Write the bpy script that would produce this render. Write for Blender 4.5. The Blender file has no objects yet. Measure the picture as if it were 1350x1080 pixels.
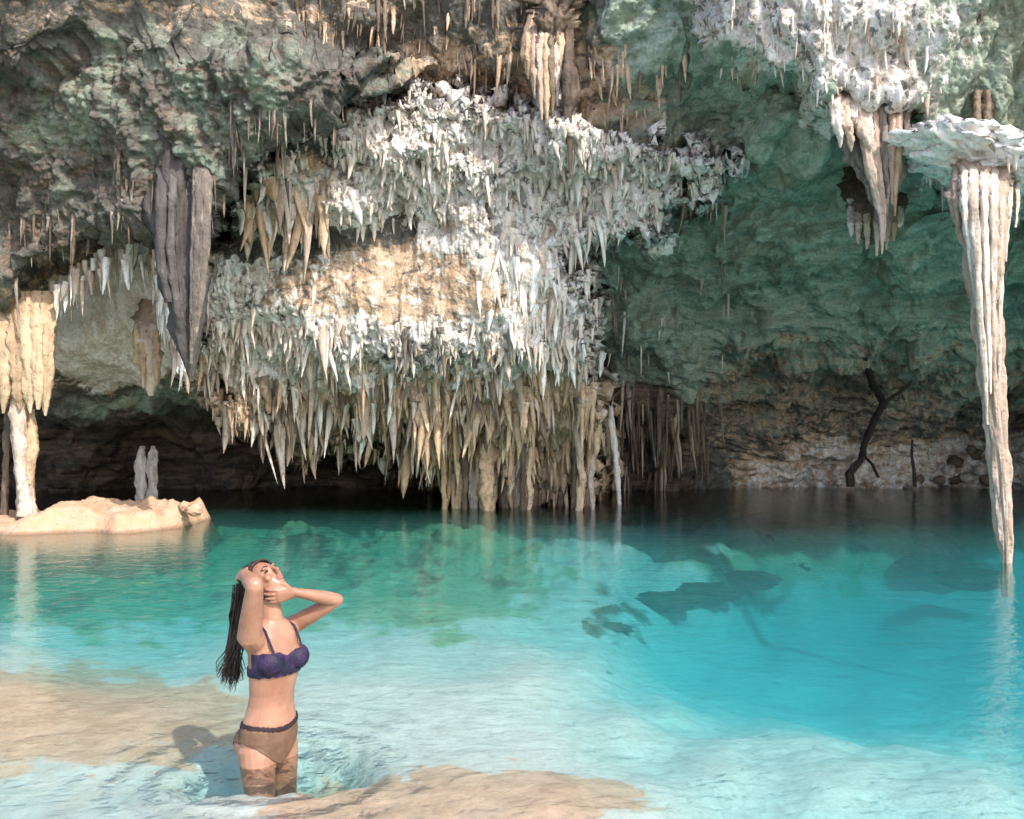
import bpy, bmesh, math, random
import numpy as np
from mathutils import Vector, Matrix

random.seed(7)
RNG = np.random.default_rng(11)
SC = bpy.context.scene
COL = SC.collection

# ------------------------------------------------------------------ camera, sky, sun, exposure
CAM_H, FOC = 1.5, 1200.0          # eye height above the water; focal length in photo pixels (1350 wide)
HX, HY = 675.0, 560.0             # vanishing point of the level view
cam_d = bpy.data.cameras.new('camera')
cam = bpy.data.objects.new('camera', cam_d)
COL.objects.link(cam)
cam.location = (0, 0, CAM_H)
cam.rotation_euler = (math.radians(90), 0, 0)
cam_d.sensor_width = 36
cam_d.lens = 36 * FOC / 1350
cam_d.shift_y = 20 / 1350
cam_d.clip_end = 1000
SC.camera = cam

SUN_EL, SUN_AZ = 45.0, 37.0       # elevation; azimuth to the right of straight behind the camera
world = bpy.data.worlds.new('World')
SC.world = world
world.use_nodes = True
wn = world.node_tree
sky = wn.nodes.new('ShaderNodeTexSky')
sky.sky_type = 'NISHITA'
sky.sun_disc = False
sky.sun_elevation = math.radians(SUN_EL)
sky.sun_rotation = math.radians(180 - SUN_AZ)
sky.dust_density = 2.0
bg = wn.nodes['Background']
bg.inputs['Strength'].default_value = 0.15
wn.links.new(sky.outputs['Color'], bg.inputs['Color'])

sun_d = bpy.data.lights.new('sun', 'SUN')
sun_d.energy = 2.1
sun_d.angle = math.radians(0.8)
sun_d.color = (1.0, 0.94, 0.84)
sun = bpy.data.objects.new('sun', sun_d)
COL.objects.link(sun)
to_sun = Vector((math.sin(math.radians(SUN_AZ)) * math.cos(math.radians(SUN_EL)),
                 -math.cos(math.radians(SUN_AZ)) * math.cos(math.radians(SUN_EL)),
                 math.sin(math.radians(SUN_EL))))
sun.rotation_euler = to_sun.to_track_quat('Z', 'Y').to_euler()
sun.location = to_sun * 60

SC.view_settings.view_transform = 'Standard'
SC.view_settings.look = 'None'
SC.view_settings.gamma = 1.0
SC.view_settings.use_curve_mapping = False
SC.view_settings.exposure = 1.32
SC.render.engine = 'CYCLES'
SC.cycles.use_denoising = True
SC.cycles.max_bounces = 10
SC.cycles.diffuse_bounces = 5
SC.cycles.glossy_bounces = 3
SC.cycles.transparent_max_bounces = 10
SC.cycles.sample_clamp_indirect = 6.0
SC.cycles.volume_bounces = 1

# ------------------------------------------------------------------ helpers
def P(px, py, D):
    """world point on the photo's ray (px, py) at distance D in front of the camera"""
    px, py, D = np.asarray(px, float), np.asarray(py, float), np.asarray(D, float)
    return np.stack([(px - HX) / FOC * D, D + 0 * px, CAM_H - (py - HY) / FOC * D], -1)

def V3(px, py, D):
    return Vector(P(px, py, D).tolist())

def _hash(ix, iy, iz):
    h = (ix * 374761393 + iy * 668265263 + iz * 2147483647 + 1013904223) & 0xFFFFFFFF
    h = ((h ^ (h >> 13)) * 1274126177) & 0xFFFFFFFF
    h = ((h ^ (h >> 16)) * 2246822519) & 0xFFFFFFFF
    return (h ^ (h >> 15)) & 0xFFFFFFFF

_G = RNG.normal(size=(256, 3))
_G /= np.linalg.norm(_G, axis=1)[:, None]

def pn(p):
    """gradient noise, about -1..1"""
    p = np.asarray(p, float)
    i = np.floor(p).astype(np.int64)
    f = p - i
    u = f * f * f * (f * (f * 6 - 15) + 10)
    r = 0
    for dx in (0, 1):
        wx = u[..., 0] if dx else 1 - u[..., 0]
        for dy in (0, 1):
            wy = u[..., 1] if dy else 1 - u[..., 1]
            for dz in (0, 1):
                wz = u[..., 2] if dz else 1 - u[..., 2]
                g = _G[_hash(i[..., 0] + dx, i[..., 1] + dy, i[..., 2] + dz) & 255]
                d = g[..., 0] * (f[..., 0] - dx) + g[..., 1] * (f[..., 1] - dy) + g[..., 2] * (f[..., 2] - dz)
                r = r + wx * wy * wz * d
    return r * 1.5

def fbm(p, octv=4, gain=0.5, billow=False, ridge=False):
    a, s, r = 1.0, 1.0, 0
    for k in range(octv):
        n = pn(np.asarray(p) * s + 17.3 * k)
        if billow:
            n = np.abs(n) * 2 - 0.6
        if ridge:
            n = 0.6 - np.abs(n) * 2
        r = r + a * n
        a *= gain
        s *= 2.03
    return r

def sstep(a, b, x):
    t = np.clip((np.asarray(x, float) - a) / (b - a), 0, 1)
    return t * t * (3 - 2 * t)

def poly_sd(px, py, poly):
    """signed distance to a polygon, positive inside"""
    px, py = np.asarray(px, float), np.asarray(py, float)
    d2 = np.full(px.shape, 1e18)
    inside = np.zeros(px.shape, bool)
    n = len(poly)
    for k in range(n):
        x0, y0 = poly[k]
        x1, y1 = poly[(k + 1) % n]
        ex, ey = x1 - x0, y1 - y0
        t = np.clip(((px - x0) * ex + (py - y0) * ey) / (ex * ex + ey * ey + 1e-9), 0, 1)
        d2 = np.minimum(d2, (px - x0 - t * ex) ** 2 + (py - y0 - t * ey) ** 2)
        if y0 != y1:
            c = ((y0 > py) != (y1 > py)) & (px < ex * (py - y0) / ey + x0)
            inside ^= c
    d = np.sqrt(d2)
    return np.where(inside, d, -d)

def shepard(px, py, pts, s=45.0, power=2.2, ky=1.0):
    num = den = 0
    for x, y, v in pts:
        w = 1.0 / (((px - x) ** 2 + ((py - y) * ky) ** 2) + s * s) ** power
        num = num + w * v
        den = den + w
    return num / den

def tag(o, label=None, cat=None, group=None, kind=None):
    if label: o['label'] = label
    if cat: o['category'] = cat
    if group: o['group'] = group
    if kind: o['kind'] = kind
    return o

def mesh_np(name, V, F, smooth=True):
    """mesh from numpy verts and a list / array of faces (all the same size)"""
    me = bpy.data.meshes.new(name)
    V = np.asarray(V, np.float32).reshape(-1, 3)
    F = np.asarray(F, np.int32)
    k = F.shape[1]
    me.vertices.add(len(V))
    me.vertices.foreach_set('co', V.ravel())
    me.loops.add(F.size)
    me.loops.foreach_set('vertex_index', F.ravel())
    me.polygons.add(len(F))
    me.polygons.foreach_set('loop_start', np.arange(0, F.size, k, dtype=np.int32))
    me.polygons.foreach_set('loop_total', np.full(len(F), k, np.int32))
    me.update(calc_edges=True)
    me.validate()
    if smooth:
        me.polygons.foreach_set('use_smooth', np.ones(len(me.polygons), bool))
    return me

def link(name, me, mat=None, parent=None):
    o = bpy.data.objects.new(name, me)
    COL.objects.link(o)
    if mat is not None and me is not None and len(me.materials) == 0:
        me.materials.append(mat)
    if parent is not None:
        o.parent = parent
    return o

def empty(name, loc=(0, 0, 0)):
    o = bpy.data.objects.new(name, None)
    COL.objects.link(o)
    o.location = loc
    o.empty_display_size = 0.1
    return o

def put(name, me, mat, parent):
    """link a part whose mesh is in world coordinates under a thing that stands at its own base"""
    o = link(name, me, mat, parent)
    if parent is not None:
        o.matrix_parent_inverse = Matrix.Translation(-Vector(parent.location))
    return o

def grid_faces(n, m, keep=None):
    i, j = np.meshgrid(np.arange(n - 1), np.arange(m - 1), indexing='ij')
    a = (i * m + j).ravel()
    F = np.stack([a, a + 1, a + m + 1, a + m], -1)
    if keep is not None:
        F = F[keep[:-1, :-1].ravel() & keep[1:, 1:].ravel() & keep[1:, :-1].ravel() & keep[:-1, 1:].ravel()]
    return F

def grid_normals(G):
    du = np.gradient(G, axis=0)
    dv = np.gradient(G, axis=1)
    n = np.cross(du, dv)
    n /= np.linalg.norm(n, axis=-1)[..., None] + 1e-9
    tocam = np.array([0, 0, CAM_H]) - G
    s = np.sign((n * tocam).sum(-1))[..., None]
    s[s == 0] = 1
    return n * s

def attr(me, name, A):
    a = me.attributes.new(name, 'FLOAT_COLOR', 'POINT')
    a.data.foreach_set('color', np.asarray(A, np.float32).reshape(-1))

def compact(V, F, *arrs):
    used = np.zeros(len(V), bool)
    used[F.ravel()] = True
    idx = np.cumsum(used) - 1
    return (V[used], idx[F]) + tuple(a[used] for a in arrs)

# ------------------------------------------------------------------ materials
class NT:
    def __init__(self, name):
        self.m = bpy.data.materials.new(name)
        self.m.use_nodes = True
        self.t = self.m.node_tree
        self.n = self.t.nodes
        self.bsdf = self.n['Principled BSDF']
        self.out = self.n['Material Output']
        self.tc = self.n.new('ShaderNodeTexCoord')
        self.geo = self.n.new('ShaderNodeNewGeometry')
    def link(self, a, b):
        self.t.links.new(a, b)
    def set(self, sock, v):
        if hasattr(v, 'is_output'):
            self.link(v, sock)
        elif isinstance(v, (tuple, list)) and sock.type == 'RGBA' and len(v) == 3:
            sock.default_value = (*v, 1)
        else:
            sock.default_value = v
    def map(self, scale, coord=None):
        mp = self.n.new('ShaderNodeMapping')
        mp.inputs['Scale'].default_value = scale
        self.link(coord or self.geo.outputs['Position'], mp.inputs['Vector'])
        return mp.outputs[0]
    def noise(self, vec, scale, detail=4, rough=0.55, dist=0.0):
        x = self.n.new('ShaderNodeTexNoise')
        x.inputs['Scale'].default_value = scale
        x.inputs['Detail'].default_value = detail
        x.inputs['Roughness'].default_value = rough
        x.inputs['Distortion'].default_value = dist
        self.link(vec, x.inputs['Vector'])
        return x.outputs['Fac']
    def voro(self, vec, scale, feat='F1'):
        x = self.n.new('ShaderNodeTexVoronoi')
        x.feature = feat
        x.inputs['Scale'].default_value = scale
        self.link(vec, x.inputs['Vector'])
        return x.outputs['Distance']
    def math(self, op, a, b=0.0, c=None, clamp=False):
        x = self.n.new('ShaderNodeMath')
        x.operation = op
        x.use_clamp = clamp
        self.set(x.inputs[0], a)
        self.set(x.inputs[1], b)
        if c is not None:
            self.set(x.inputs[2], c)
        return x.outputs[0]
    def ramp(self, f, a, b, lo=0.0, hi=1.0):
        x = self.n.new('ShaderNodeMapRange')
        x.interpolation_type = 'SMOOTHSTEP'
        self.set(x.inputs['Value'], f)
        self.set(x.inputs['From Min'], a)
        self.set(x.inputs['From Max'], b)
        self.set(x.inputs['To Min'], lo)
        self.set(x.inputs['To Max'], hi)
        return x.outputs[0]
    def mix(self, f, a, b):
        x = self.n.new('ShaderNodeMix')
        x.data_type = 'RGBA'
        self.set(x.inputs[0], f)
        self.set(x.inputs[6], a)
        self.set(x.inputs[7], b)
        return x.outputs[2]
    def mixf(self, f, a, b):
        x = self.n.new('ShaderNodeMix')
        x.data_type = 'FLOAT'
        self.set(x.inputs[0], f)
        self.set(x.inputs[2], a)
        self.set(x.inputs[3], b)
        return x.outputs[0]
    def bump(self, h, strength=0.5, dist=0.05, nrm=None):
        x = self.n.new('ShaderNodeBump')
        x.inputs['Strength'].default_value = strength
        x.inputs['Distance'].default_value = dist
        self.link(h, x.inputs['Height'])
        if nrm is not None:
            self.link(nrm, x.inputs['Normal'])
        self.link(x.outputs[0], self.bsdf.inputs['Normal'])
        return x.outputs[0]
    def finish(self, col, rough=0.85, spec=0.25):
        self.set(self.bsdf.inputs['Base Color'], col)
        self.set(self.bsdf.inputs['Roughness'], rough)
        self.set(self.bsdf.inputs['Specular IOR Level'], spec)
        return self.m

def cave_material():
    """rock whose kind (calcite, algae, ochre, dark rock) follows a map of weights on the mesh"""
    t = NT('cave_rock')
    at = t.n.new('ShaderNodeAttribute')
    at.attribute_name = 'rock'
    sep = t.n.new('ShaderNodeSeparateColor')
    t.link(at.outputs['Color'], sep.inputs[0])
    wW, wG, wO, wD = sep.outputs[0], sep.outputs[1], sep.outputs[2], at.outputs['Alpha']
    pos = t.geo.outputs['Position']
    streak = t.map((2.4, 2.4, 0.7))
    n1 = t.noise(pos, 1.1, 6, 0.6, 0.3)
    n2 = t.noise(pos, 6.0, 6, 0.65, 0.4)
    n3 = t.noise(streak, 3.0, 5, 0.65, 0.5)
    n4 = t.noise(pos, 22.0, 3, 0.7)
    n5 = t.noise(t.map((1, 1, 1.7)), 3.1, 5, 0.7, 0.8)
    n7 = t.noise(t.map((.40, .40, 2.6)), 2.2, 6, 0.68, 0.9)
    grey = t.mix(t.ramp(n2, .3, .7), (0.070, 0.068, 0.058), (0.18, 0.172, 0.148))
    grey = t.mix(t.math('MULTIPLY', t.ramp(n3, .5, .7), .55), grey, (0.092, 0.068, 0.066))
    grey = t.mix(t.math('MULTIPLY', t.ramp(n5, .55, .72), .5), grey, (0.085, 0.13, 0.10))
    green = t.mix(t.ramp(t.math('ADD', t.math('MULTIPLY', n5, .45), t.math('MULTIPLY', n7, .55)), .36, .64), (0.17, 0.24, 0.185), (0.47, 0.53, 0.43))
    green = t.mix(t.ramp(n1, .52, .72), green, (0.26, 0.27, 0.18))
    green = t.mix(t.math('MULTIPLY', t.ramp(n7, .54, .66), .6), green, (0.13, 0.105, 0.08))
    white = t.mix(t.ramp(n3, .38, .68), (0.86, 0.83, 0.80), (0.62, 0.50, 0.40))
    n6 = t.noise(t.map((1, 1, .8)), 8.5, 3, .6, .5)
    white = t.mix(t.math('MULTIPLY', t.math('MULTIPLY', t.ramp(n6, .54, .63), .85), t.math('SUBTRACT', 1.0, wO, clamp=True)), white, (0.13, 0.125, 0.115))
    ochre = t.mix(t.ramp(n3, .35, .65), (0.68, 0.50, 0.36), (0.43, 0.285, 0.18))
    ochre = t.mix(t.math('MULTIPLY', t.ramp(n2, .5, .7), .5), ochre, (0.66, 0.56, 0.45))
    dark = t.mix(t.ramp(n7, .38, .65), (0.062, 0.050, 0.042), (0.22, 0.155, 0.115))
    def w(v, n, amt):
        return t.ramp(t.math('ADD', v, t.math('MULTIPLY', t.math('SUBTRACT', n, .5), amt)), .38, .62)
    c = t.mix(w(wG, n1, 1.3), grey, green)
    c = t.mix(w(wO, n5, 1.4), c, ochre)
    c = t.mix(w(wW, n2, 1.5), c, white)
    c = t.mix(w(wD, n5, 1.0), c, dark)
    c = t.mix(t.ramp(n4, .3, .75, 0, .35), c, (0.05, 0.045, 0.04))
    h = t.math('ADD', t.math('MULTIPLY', n2, .6), t.math('ADD', t.math('MULTIPLY', n4, .3), t.math('MULTIPLY', n3, .6)))
    t.bump(h, 0.9, 0.10)
    return t.finish(c, 0.8, 0.3)

def calcite_material(name, a, b, c2, rough=0.7):
    """stalactite stone: pale to stained along its length, a little different on each piece"""
    t = NT(name)
    oi = t.n.new('ShaderNodeObjectInfo')
    pos = t.geo.outputs['Position']
    n1 = t.noise(t.map((4, 4, .9)), 2.6, 4, .6, .4)
    n2 = t.noise(pos, 13, 4, .65)
    f = t.math('ADD', n1, t.math('MULTIPLY', t.math('SUBTRACT', oi.outputs['Random'], .5), .35))
    col = t.mix(t.ramp(f, .32, .66), a, b)
    col = t.mix(t.math('MULTIPLY', t.ramp(n2, .5, .72), .7), col, c2)
    t.bump(t.math('ADD', n1, t.math('MULTIPLY', n2, .7)), .7, .05)
    return t.finish(col, rough, .3)

M_ROCK = cave_material()
M_WHITE = calcite_material('white_calcite', (0.82, 0.79, 0.76), (0.62, 0.53, 0.45), (0.34, 0.30, 0.27))
M_GOLD = calcite_material('golden_calcite', (0.64, 0.47, 0.335), (0.47, 0.31, 0.195), (0.20, 0.13, 0.085))
M_PINK = calcite_material('pinkish_calcite', (0.56, 0.45, 0.38), (0.40, 0.285, 0.215), (0.17, 0.12, 0.09))
M_SLATE = calcite_material('slate_calcite', (0.135, 0.12, 0.112), (0.07, 0.06, 0.058), (0.04, 0.036, 0.034))
M_TAN = calcite_material('tan_calcite', (0.52, 0.38, 0.25), (0.36, 0.24, 0.145), (0.17, 0.11, 0.07))
M_CREAM = calcite_material('cream_calcite', (0.64, 0.56, 0.49), (0.46, 0.35, 0.27), (0.20, 0.15, 0.115))
M_BROWN = calcite_material('brown_calcite', (0.20, 0.145, 0.10), (0.095, 0.066, 0.048), (0.05, 0.04, 0.034))
M_GREY = calcite_material('grey_calcite', (0.33, 0.27, 0.22), (0.13, 0.105, 0.09), (0.07, 0.06, 0.055))

def sand_material():
    t = NT('sandy_bed')
    at = t.n.new('ShaderNodeAttribute')
    at.attribute_name = 'rock'
    sep = t.n.new('ShaderNodeSeparateColor')
    t.link(at.outputs['Color'], sep.inputs[0])
    pos = t.geo.outputs['Position']
    flat = t.map((1, .45, 1))
    n1 = t.noise(flat, 1.3, 6, .6, .6)
    n2 = t.noise(pos, 7, 6, .65, .5)
    n3 = t.noise(pos, 40, 3, .7)
    sand = t.mix(t.ramp(n2, .3, .7), (0.50, 0.485, 0.44), (0.60, 0.59, 0.55))
    tan = t.mix(t.ramp(n2, .35, .66), (0.64, 0.425, 0.305), (0.50, 0.325, 0.225))
    tan = t.mix(t.math('MULTIPLY', t.ramp(n1, .5, .7), .6), tan, (0.48, 0.39, 0.32))
    rock = t.mix(t.ramp(n2, .35, .7), (0.03, 0.05, 0.035), (0.14, 0.17, 0.10))
    alga = t.mix(t.ramp(n2, .3, .7), (0.20, 0.32, 0.17), (0.38, 0.46, 0.30))
    def w(v, n, amt):
        return t.ramp(t.math('ADD', v, t.math('MULTIPLY', t.math('SUBTRACT', n, .5), amt)), .35, .65)
    c = t.mix(w(sep.outputs[1], n1, 1.4), sand, alga)
    c = t.mix(w(sep.outputs[0], n1, 1.0), c, tan)
    c = t.mix(w(sep.outputs[2], n1, 1.8), c, rock)
    c = t.mix(t.ramp(n3, .45, .8, 0, .3), c, (0.20, 0.15, 0.11))
    t.bump(t.math('ADD', n2, t.math('MULTIPLY', n3, .3)), .35, .04)
    return t.finish(c, .9, .2)
M_SAND = sand_material()

def water_material():
    t = NT('clear_turquoise_water')
    t.n.remove(t.bsdf)
    pos = t.geo.outputs['Position']
    n1 = t.noise(t.map((1, 1.5, 1)), 2.2, 3, .5, .6)
    n2 = t.noise(t.map((1, 1.4, 1)), 9.0, 3, .55, .8)
    b = t.n.new('ShaderNodeBump')
    b.inputs['Strength'].default_value = 0.34
    b.inputs['Distance'].default_value = 0.05
    vd = t.n.new('ShaderNodeVectorMath')
    vd.operation = 'DISTANCE'
    t.link(t.geo.outputs['Position'], vd.inputs[0])
    vd.inputs[1].default_value = (-1.08, 4.12, 0)
    dist = t.math('ADD', vd.outputs['Value'], t.math('MULTIPLY', n2, .12))
    ring = t.math('MULTIPLY', t.math('SINE', t.math('MULTIPLY', dist, 34.0)), t.ramp(vd.outputs['Value'], .12, 1.1, .34, 0.0))
    t.link(t.math('ADD', ring, t.math('ADD', t.math('MULTIPLY', n1, .55), t.math('MULTIPLY', n2, .28))), b.inputs['Height'])
    fr = t.n.new('ShaderNodeFresnel')
    fr.inputs['IOR'].default_value = 1.333
    t.link(b.outputs[0], fr.inputs['Normal'])
    gl = t.n.new('ShaderNodeBsdfGlossy')
    gl.inputs['Roughness'].default_value = 0.02
    t.link(b.outputs[0], gl.inputs['Normal'])
    tr = t.n.new('ShaderNodeBsdfTransparent')
    mx = t.n.new('ShaderNodeMixShader')
    t.link(fr.outputs[0], mx.inputs[0])
    t.link(tr.outputs[0], mx.inputs[1])
    t.link(gl.outputs[0], mx.inputs[2])
    t.link(mx.outputs[0], t.out.inputs['Surface'])
    ab = t.n.new('ShaderNodeVolumeAbsorption')
    ab.inputs['Color'].default_value = (0.04, 0.865, 0.93, 1)
    ab.inputs['Density'].default_value = 0.58
    sc_ = t.n.new('ShaderNodeVolumeScatter')
    sc_.inputs['Color'].default_value = (0.45, 0.94, 1.0, 1)
    sc_.inputs['Density'].default_value = 0.15
    sc_.inputs['Anisotropy'].default_value = 0.2
    ad = t.n.new('ShaderNodeAddShader')
    t.link(ab.outputs[0], ad.inputs[0])
    t.link(sc_.outputs[0], ad.inputs[1])
    t.link(ad.outputs[0], t.out.inputs['Volume'])
    return t.m
M_WATER = water_material()

# ------------------------------------------------------------------ cave shell
A_POLY = [(-420, 425), (-60, 410), (20, 398), (64, 362), (130, 322), (205, 306), (285, 318), (300, 295), (332, 228),
          (420, 165), (540, 115), (572, 85), (480, 55), (300, 60), (150, 38), (-420, 30)]
R_POLY = [(930, -200), (945, 62), (1090, 142), (1195, 150), (1200, 178), (1258, 252), (1380, 262), (1800, 330), (1800, -200)]
BASE = [(-400, -130, 9.5), (-400, 300, 11.5), (-400, 480, 14), (-400, 620, 17), (-400, 700, 17),
        (0, -100, 10.5), (0, 40, 11), (0, 200, 13), (0, 380, 14.6), (0, 480, 15), (0, 560, 19.5), (0, 640, 21), (0, 700, 21),
        (200, -100, 10.8), (200, 40, 11.2), (200, 200, 13.5), (200, 340, 14.4), (150, 430, 14.6), (90, 430, 14.6), (200, 497, 14.8), (200, 530, 16.5), (200, 580, 21), (200, 640, 22), (200, 700, 22),
        (400, -100, 12.7), (400, 40, 13.0), (400, 200, 15.5), (400, 400, 17.5), (400, 560, 19.5), (400, 610, 22), (400, 700, 22.5),
        (650, -100, 13.2), (650, 40, 13.4), (650, 130, 14.3), (650, 300, 17), (650, 500, 19), (650, 620, 22), (650, 700, 22.5),
        (850, -100, 12.4), (850, 40, 12.7), (850, 150, 13.6), (850, 300, 15.5), (850, 420, 17), (850, 520, 19), (850, 600, 21), (850, 700, 21),
        (1050, -100, 10.6), (1050, 0, 11), (1050, 150, 12.5), (1050, 300, 14.5), (1050, 420, 17), (1050, 520, 20), (1050, 560, 22), (1050, 640, 22.4), (1050, 700, 21.3),
        (1250, -100, 10.3), (1250, 0, 10.6), (1250, 150, 12), (1250, 300, 14), (1250, 420, 16.5), (1250, 520, 20), (1250, 570, 22.4), (1250, 640, 22.4), (1250, 700, 21.3),
        (1450, -100, 10), (1450, 150, 11.5), (1450, 300, 13), (1450, 500, 18), (1450, 620, 20), (1450, 700, 20),
        (1760, -100, 8.5), (1760, 300, 11.5), (1760, 500, 15), (1760, 700, 17)]

def shell_depth(px, py):
    q = np.stack([px / 60, py / 60, 0 * px], -1)
    wob = fbm(q, 3) * 16
    D = shepard(px, py, BASE, 60, 2.2)
    DA = 11.6 + 1.0 * sstep(40, 330, py) - 0.3 * sstep(0, 250, px) * (1 - sstep(250, 560, px)) + 1.0 * sstep(330, 560, px)
    mA = sstep(-4, 30, poly_sd(px, py, A_POLY) + wob)
    D = D + mA * (np.minimum(DA, D) - D)
    DR = 10.2 + 0.6 * sstep(-130, 250, py) + 0.8 * (1 - sstep(930, 1100, px))
    mR = sstep(-4, 26, poly_sd(px, py, R_POLY) + wob * .8)
    D = D + mR * (np.minimum(DR, D) - D)
    return D, mA, mR

def blob(px, py, cx, cy, rx, ry, soft=1.0):
    d = np.sqrt(((px - cx) / rx) ** 2 + ((py - cy) / ry) ** 2)
    return 1 - sstep(1 - .5 * soft, 1 + .5 * soft, d)

def build_shell():
    pxs = np.linspace(-420, 1770, 960)
    pys = np.linspace(-130, 712, 470)
    px, py = np.meshgrid(pxs, pys, indexing='ij')
    D, mA, mR = shell_depth(px, py)
    G = P(px, py, D)
    N = grid_normals(G)
    # broad lumps, then crags; layered on the right hand wall
    amp = 0.10 + 0.05 * mA + 0.05 * sstep(560, 760, px)
    strata = sstep(350, 470, py) * sstep(830, 960, px) * (1 - sstep(585, 615, py))
    alcove = blob(px, py, 150, 430, 95, 85, .5) * (1 - mA)
    bank = sstep(560, 590, py + fbm(np.stack([px / 70, py / 70, 0 * px + 3], -1), 3) * 22 - .03 * (1150 - px).clip(0)) * sstep(930, 1000, px)
    amp = amp * (1 - .65 * alcove)
    d = fbm(G * 0.55, 3) * 0.42 * (1 - .7 * alcove)
    Gs = G.copy()
    Gs[..., 2] *= 0.55
    gw0 = sstep(760, 880, px) * (1 - mR)
    d += fbm(Gs * 2.0, 5, .58, billow=True) * amp * (1 - .62 * gw0)
    d += mA * fbm(G * 3.5, 4, .6, billow=True) * .06
    tilt = G[..., 2] * 1.0 - G[..., 0] * .16 + fbm(G * .35, 2) * .35
    d += strata * (fbm(np.stack([G[..., 0] * .5, G[..., 1] * .5, tilt * 2.3], -1), 5, .6, ridge=True) * .36)
    # scalloped, sideways swept hollows on the green wall
    gw = sstep(760, 860, px) * (1 - mR) * (1 - strata)
    d += gw * fbm(np.stack([G[..., 0] * 1.1, G[..., 1] * .7, G[..., 2] * 1.5 - G[..., 0] * .5], -1) * .75, 5, .52, ridge=True) * .30
    d -= .12 * alcove * np.abs(fbm(G * .9, 2))
    G = G + N * d[..., None]
    # what kind of rock is where, plus painted shade on the left overhang
    q = np.stack([px / 42, py / 42, 0 * px + 9], -1)
    wob = fbm(q, 4, .6)
    gx, gy = px, py
    px = px + fbm(q * .5 + 50, 4, .6) * 46
    py = py + fbm(q * .6 + 80, 4, .6) * 26
    sd = lambda poly, s=14: sstep(-s, s, poly_sd(px, py, poly) + wob * 22)
    W = np.zeros(px.shape)
    W = np.maximum(W, .95 * sd([(938, 0), (950, -60), (1230, -60), (1240, 60), (1215, 150), (1100, 150), (1020, 92), (950, 62)], 18))
    W = np.maximum(W, .80 * sd([(1198, 168), (1250, 178), (1420, 195), (1420, 262), (1262, 256)], 12))
    W = np.maximum(W, .52 * blob(px, py, 1200, 60, 130, 90))
    W = np.maximum(W, .85 * sstep(-6, 10, 22 - np.abs(poly_sd(px, py, [(75, 385), (140, 348), (210, 335), (238, 420), (250, 490), (228, 500), (205, 390), (140, 378), (80, 400)]) - 4)))
    W = np.maximum(W, .95 * alcove)
    W = np.maximum(W, .45 * blob(px, py, 880, 215, 100, 55))
    W = np.maximum(W, .56 * bank)
    g = sstep(740, 830, px) * (1 - sstep(540, 590, py)) * .95
    g = g * (1 - .55 * sstep(430, 520, py) * sstep(840, 930, px))
    g = np.maximum(g, .47 * blob(px, py, 280, 150, 360, 160))
    g = np.maximum(g, .60 * blob(px, py, 180, 520, 130, 26)) * (1 - alcove)
    g = np.maximum(g, .42 * sstep(560, 760, px) * (1 - sstep(110, 200, py)))
    O = np.maximum(.40 * (1 - sstep(20, 75, py)) * (1 - sstep(560, 680, px)), .56 * blob(px, py, 690, 120, 200, 95))
    O = np.maximum(O, .42 * blob(px, py, 60, 350, 180, 80))
    O = np.maximum(O, 1.0 * bank)
    O = np.maximum(O, .46 * strata)
    O = np.maximum(O, .50 * blob(px, py, 30, 450, 60, 110))
    O = np.maximum(O, 1.0 * alcove)
    O = np.maximum(O, .44 * blob(px, py, 830, 165, 80, 60))
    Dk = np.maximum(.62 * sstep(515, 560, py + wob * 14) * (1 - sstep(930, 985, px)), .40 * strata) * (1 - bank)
    Dk = np.maximum(Dk, .45 * mA * sstep(25, 80, py))  # left overhang darkened, its shade put into the rock colour
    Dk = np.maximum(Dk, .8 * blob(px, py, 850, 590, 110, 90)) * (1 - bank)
    # the rock above the rim goes up and back over the cave
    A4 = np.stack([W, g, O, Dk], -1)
    rim = G[:, 0]
    rows = []
    for dy, dz in ((60, 6.0), (14, 3.2), (4, 1.3), (1.0, .35)):
        r = rim.copy()
        r[:, 1] += dy
        r[:, 2] = r[:, 2] + dz + .1 * fbm(r * 1.5, 3)
        rows.append(r[:, None])
    GG = np.concatenate(rows + [G], 1)
    A4 = np.concatenate([np.repeat(A4[:, :1], 4, 1), A4], 1)
    n, m = GG.shape[:2]
    me = mesh_np('cave_wall', GG.reshape(-1, 3), grid_faces(n, m))
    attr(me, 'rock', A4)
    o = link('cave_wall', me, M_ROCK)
    tag(o, kind='structure', label='green and brown cave wall rising into the overhanging rock ceiling')
    return o, (pxs, pys, G)
CAVE, SHELL = build_shell()

def shell_point(px, py):
    pxs, pys, G = SHELL
    i = int(np.clip(np.searchsorted(pxs, px), 0, len(pxs) - 1))
    j = int(np.clip(np.searchsorted(pys, py), 0, len(pys) - 1))
    return G[i, j]

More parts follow.
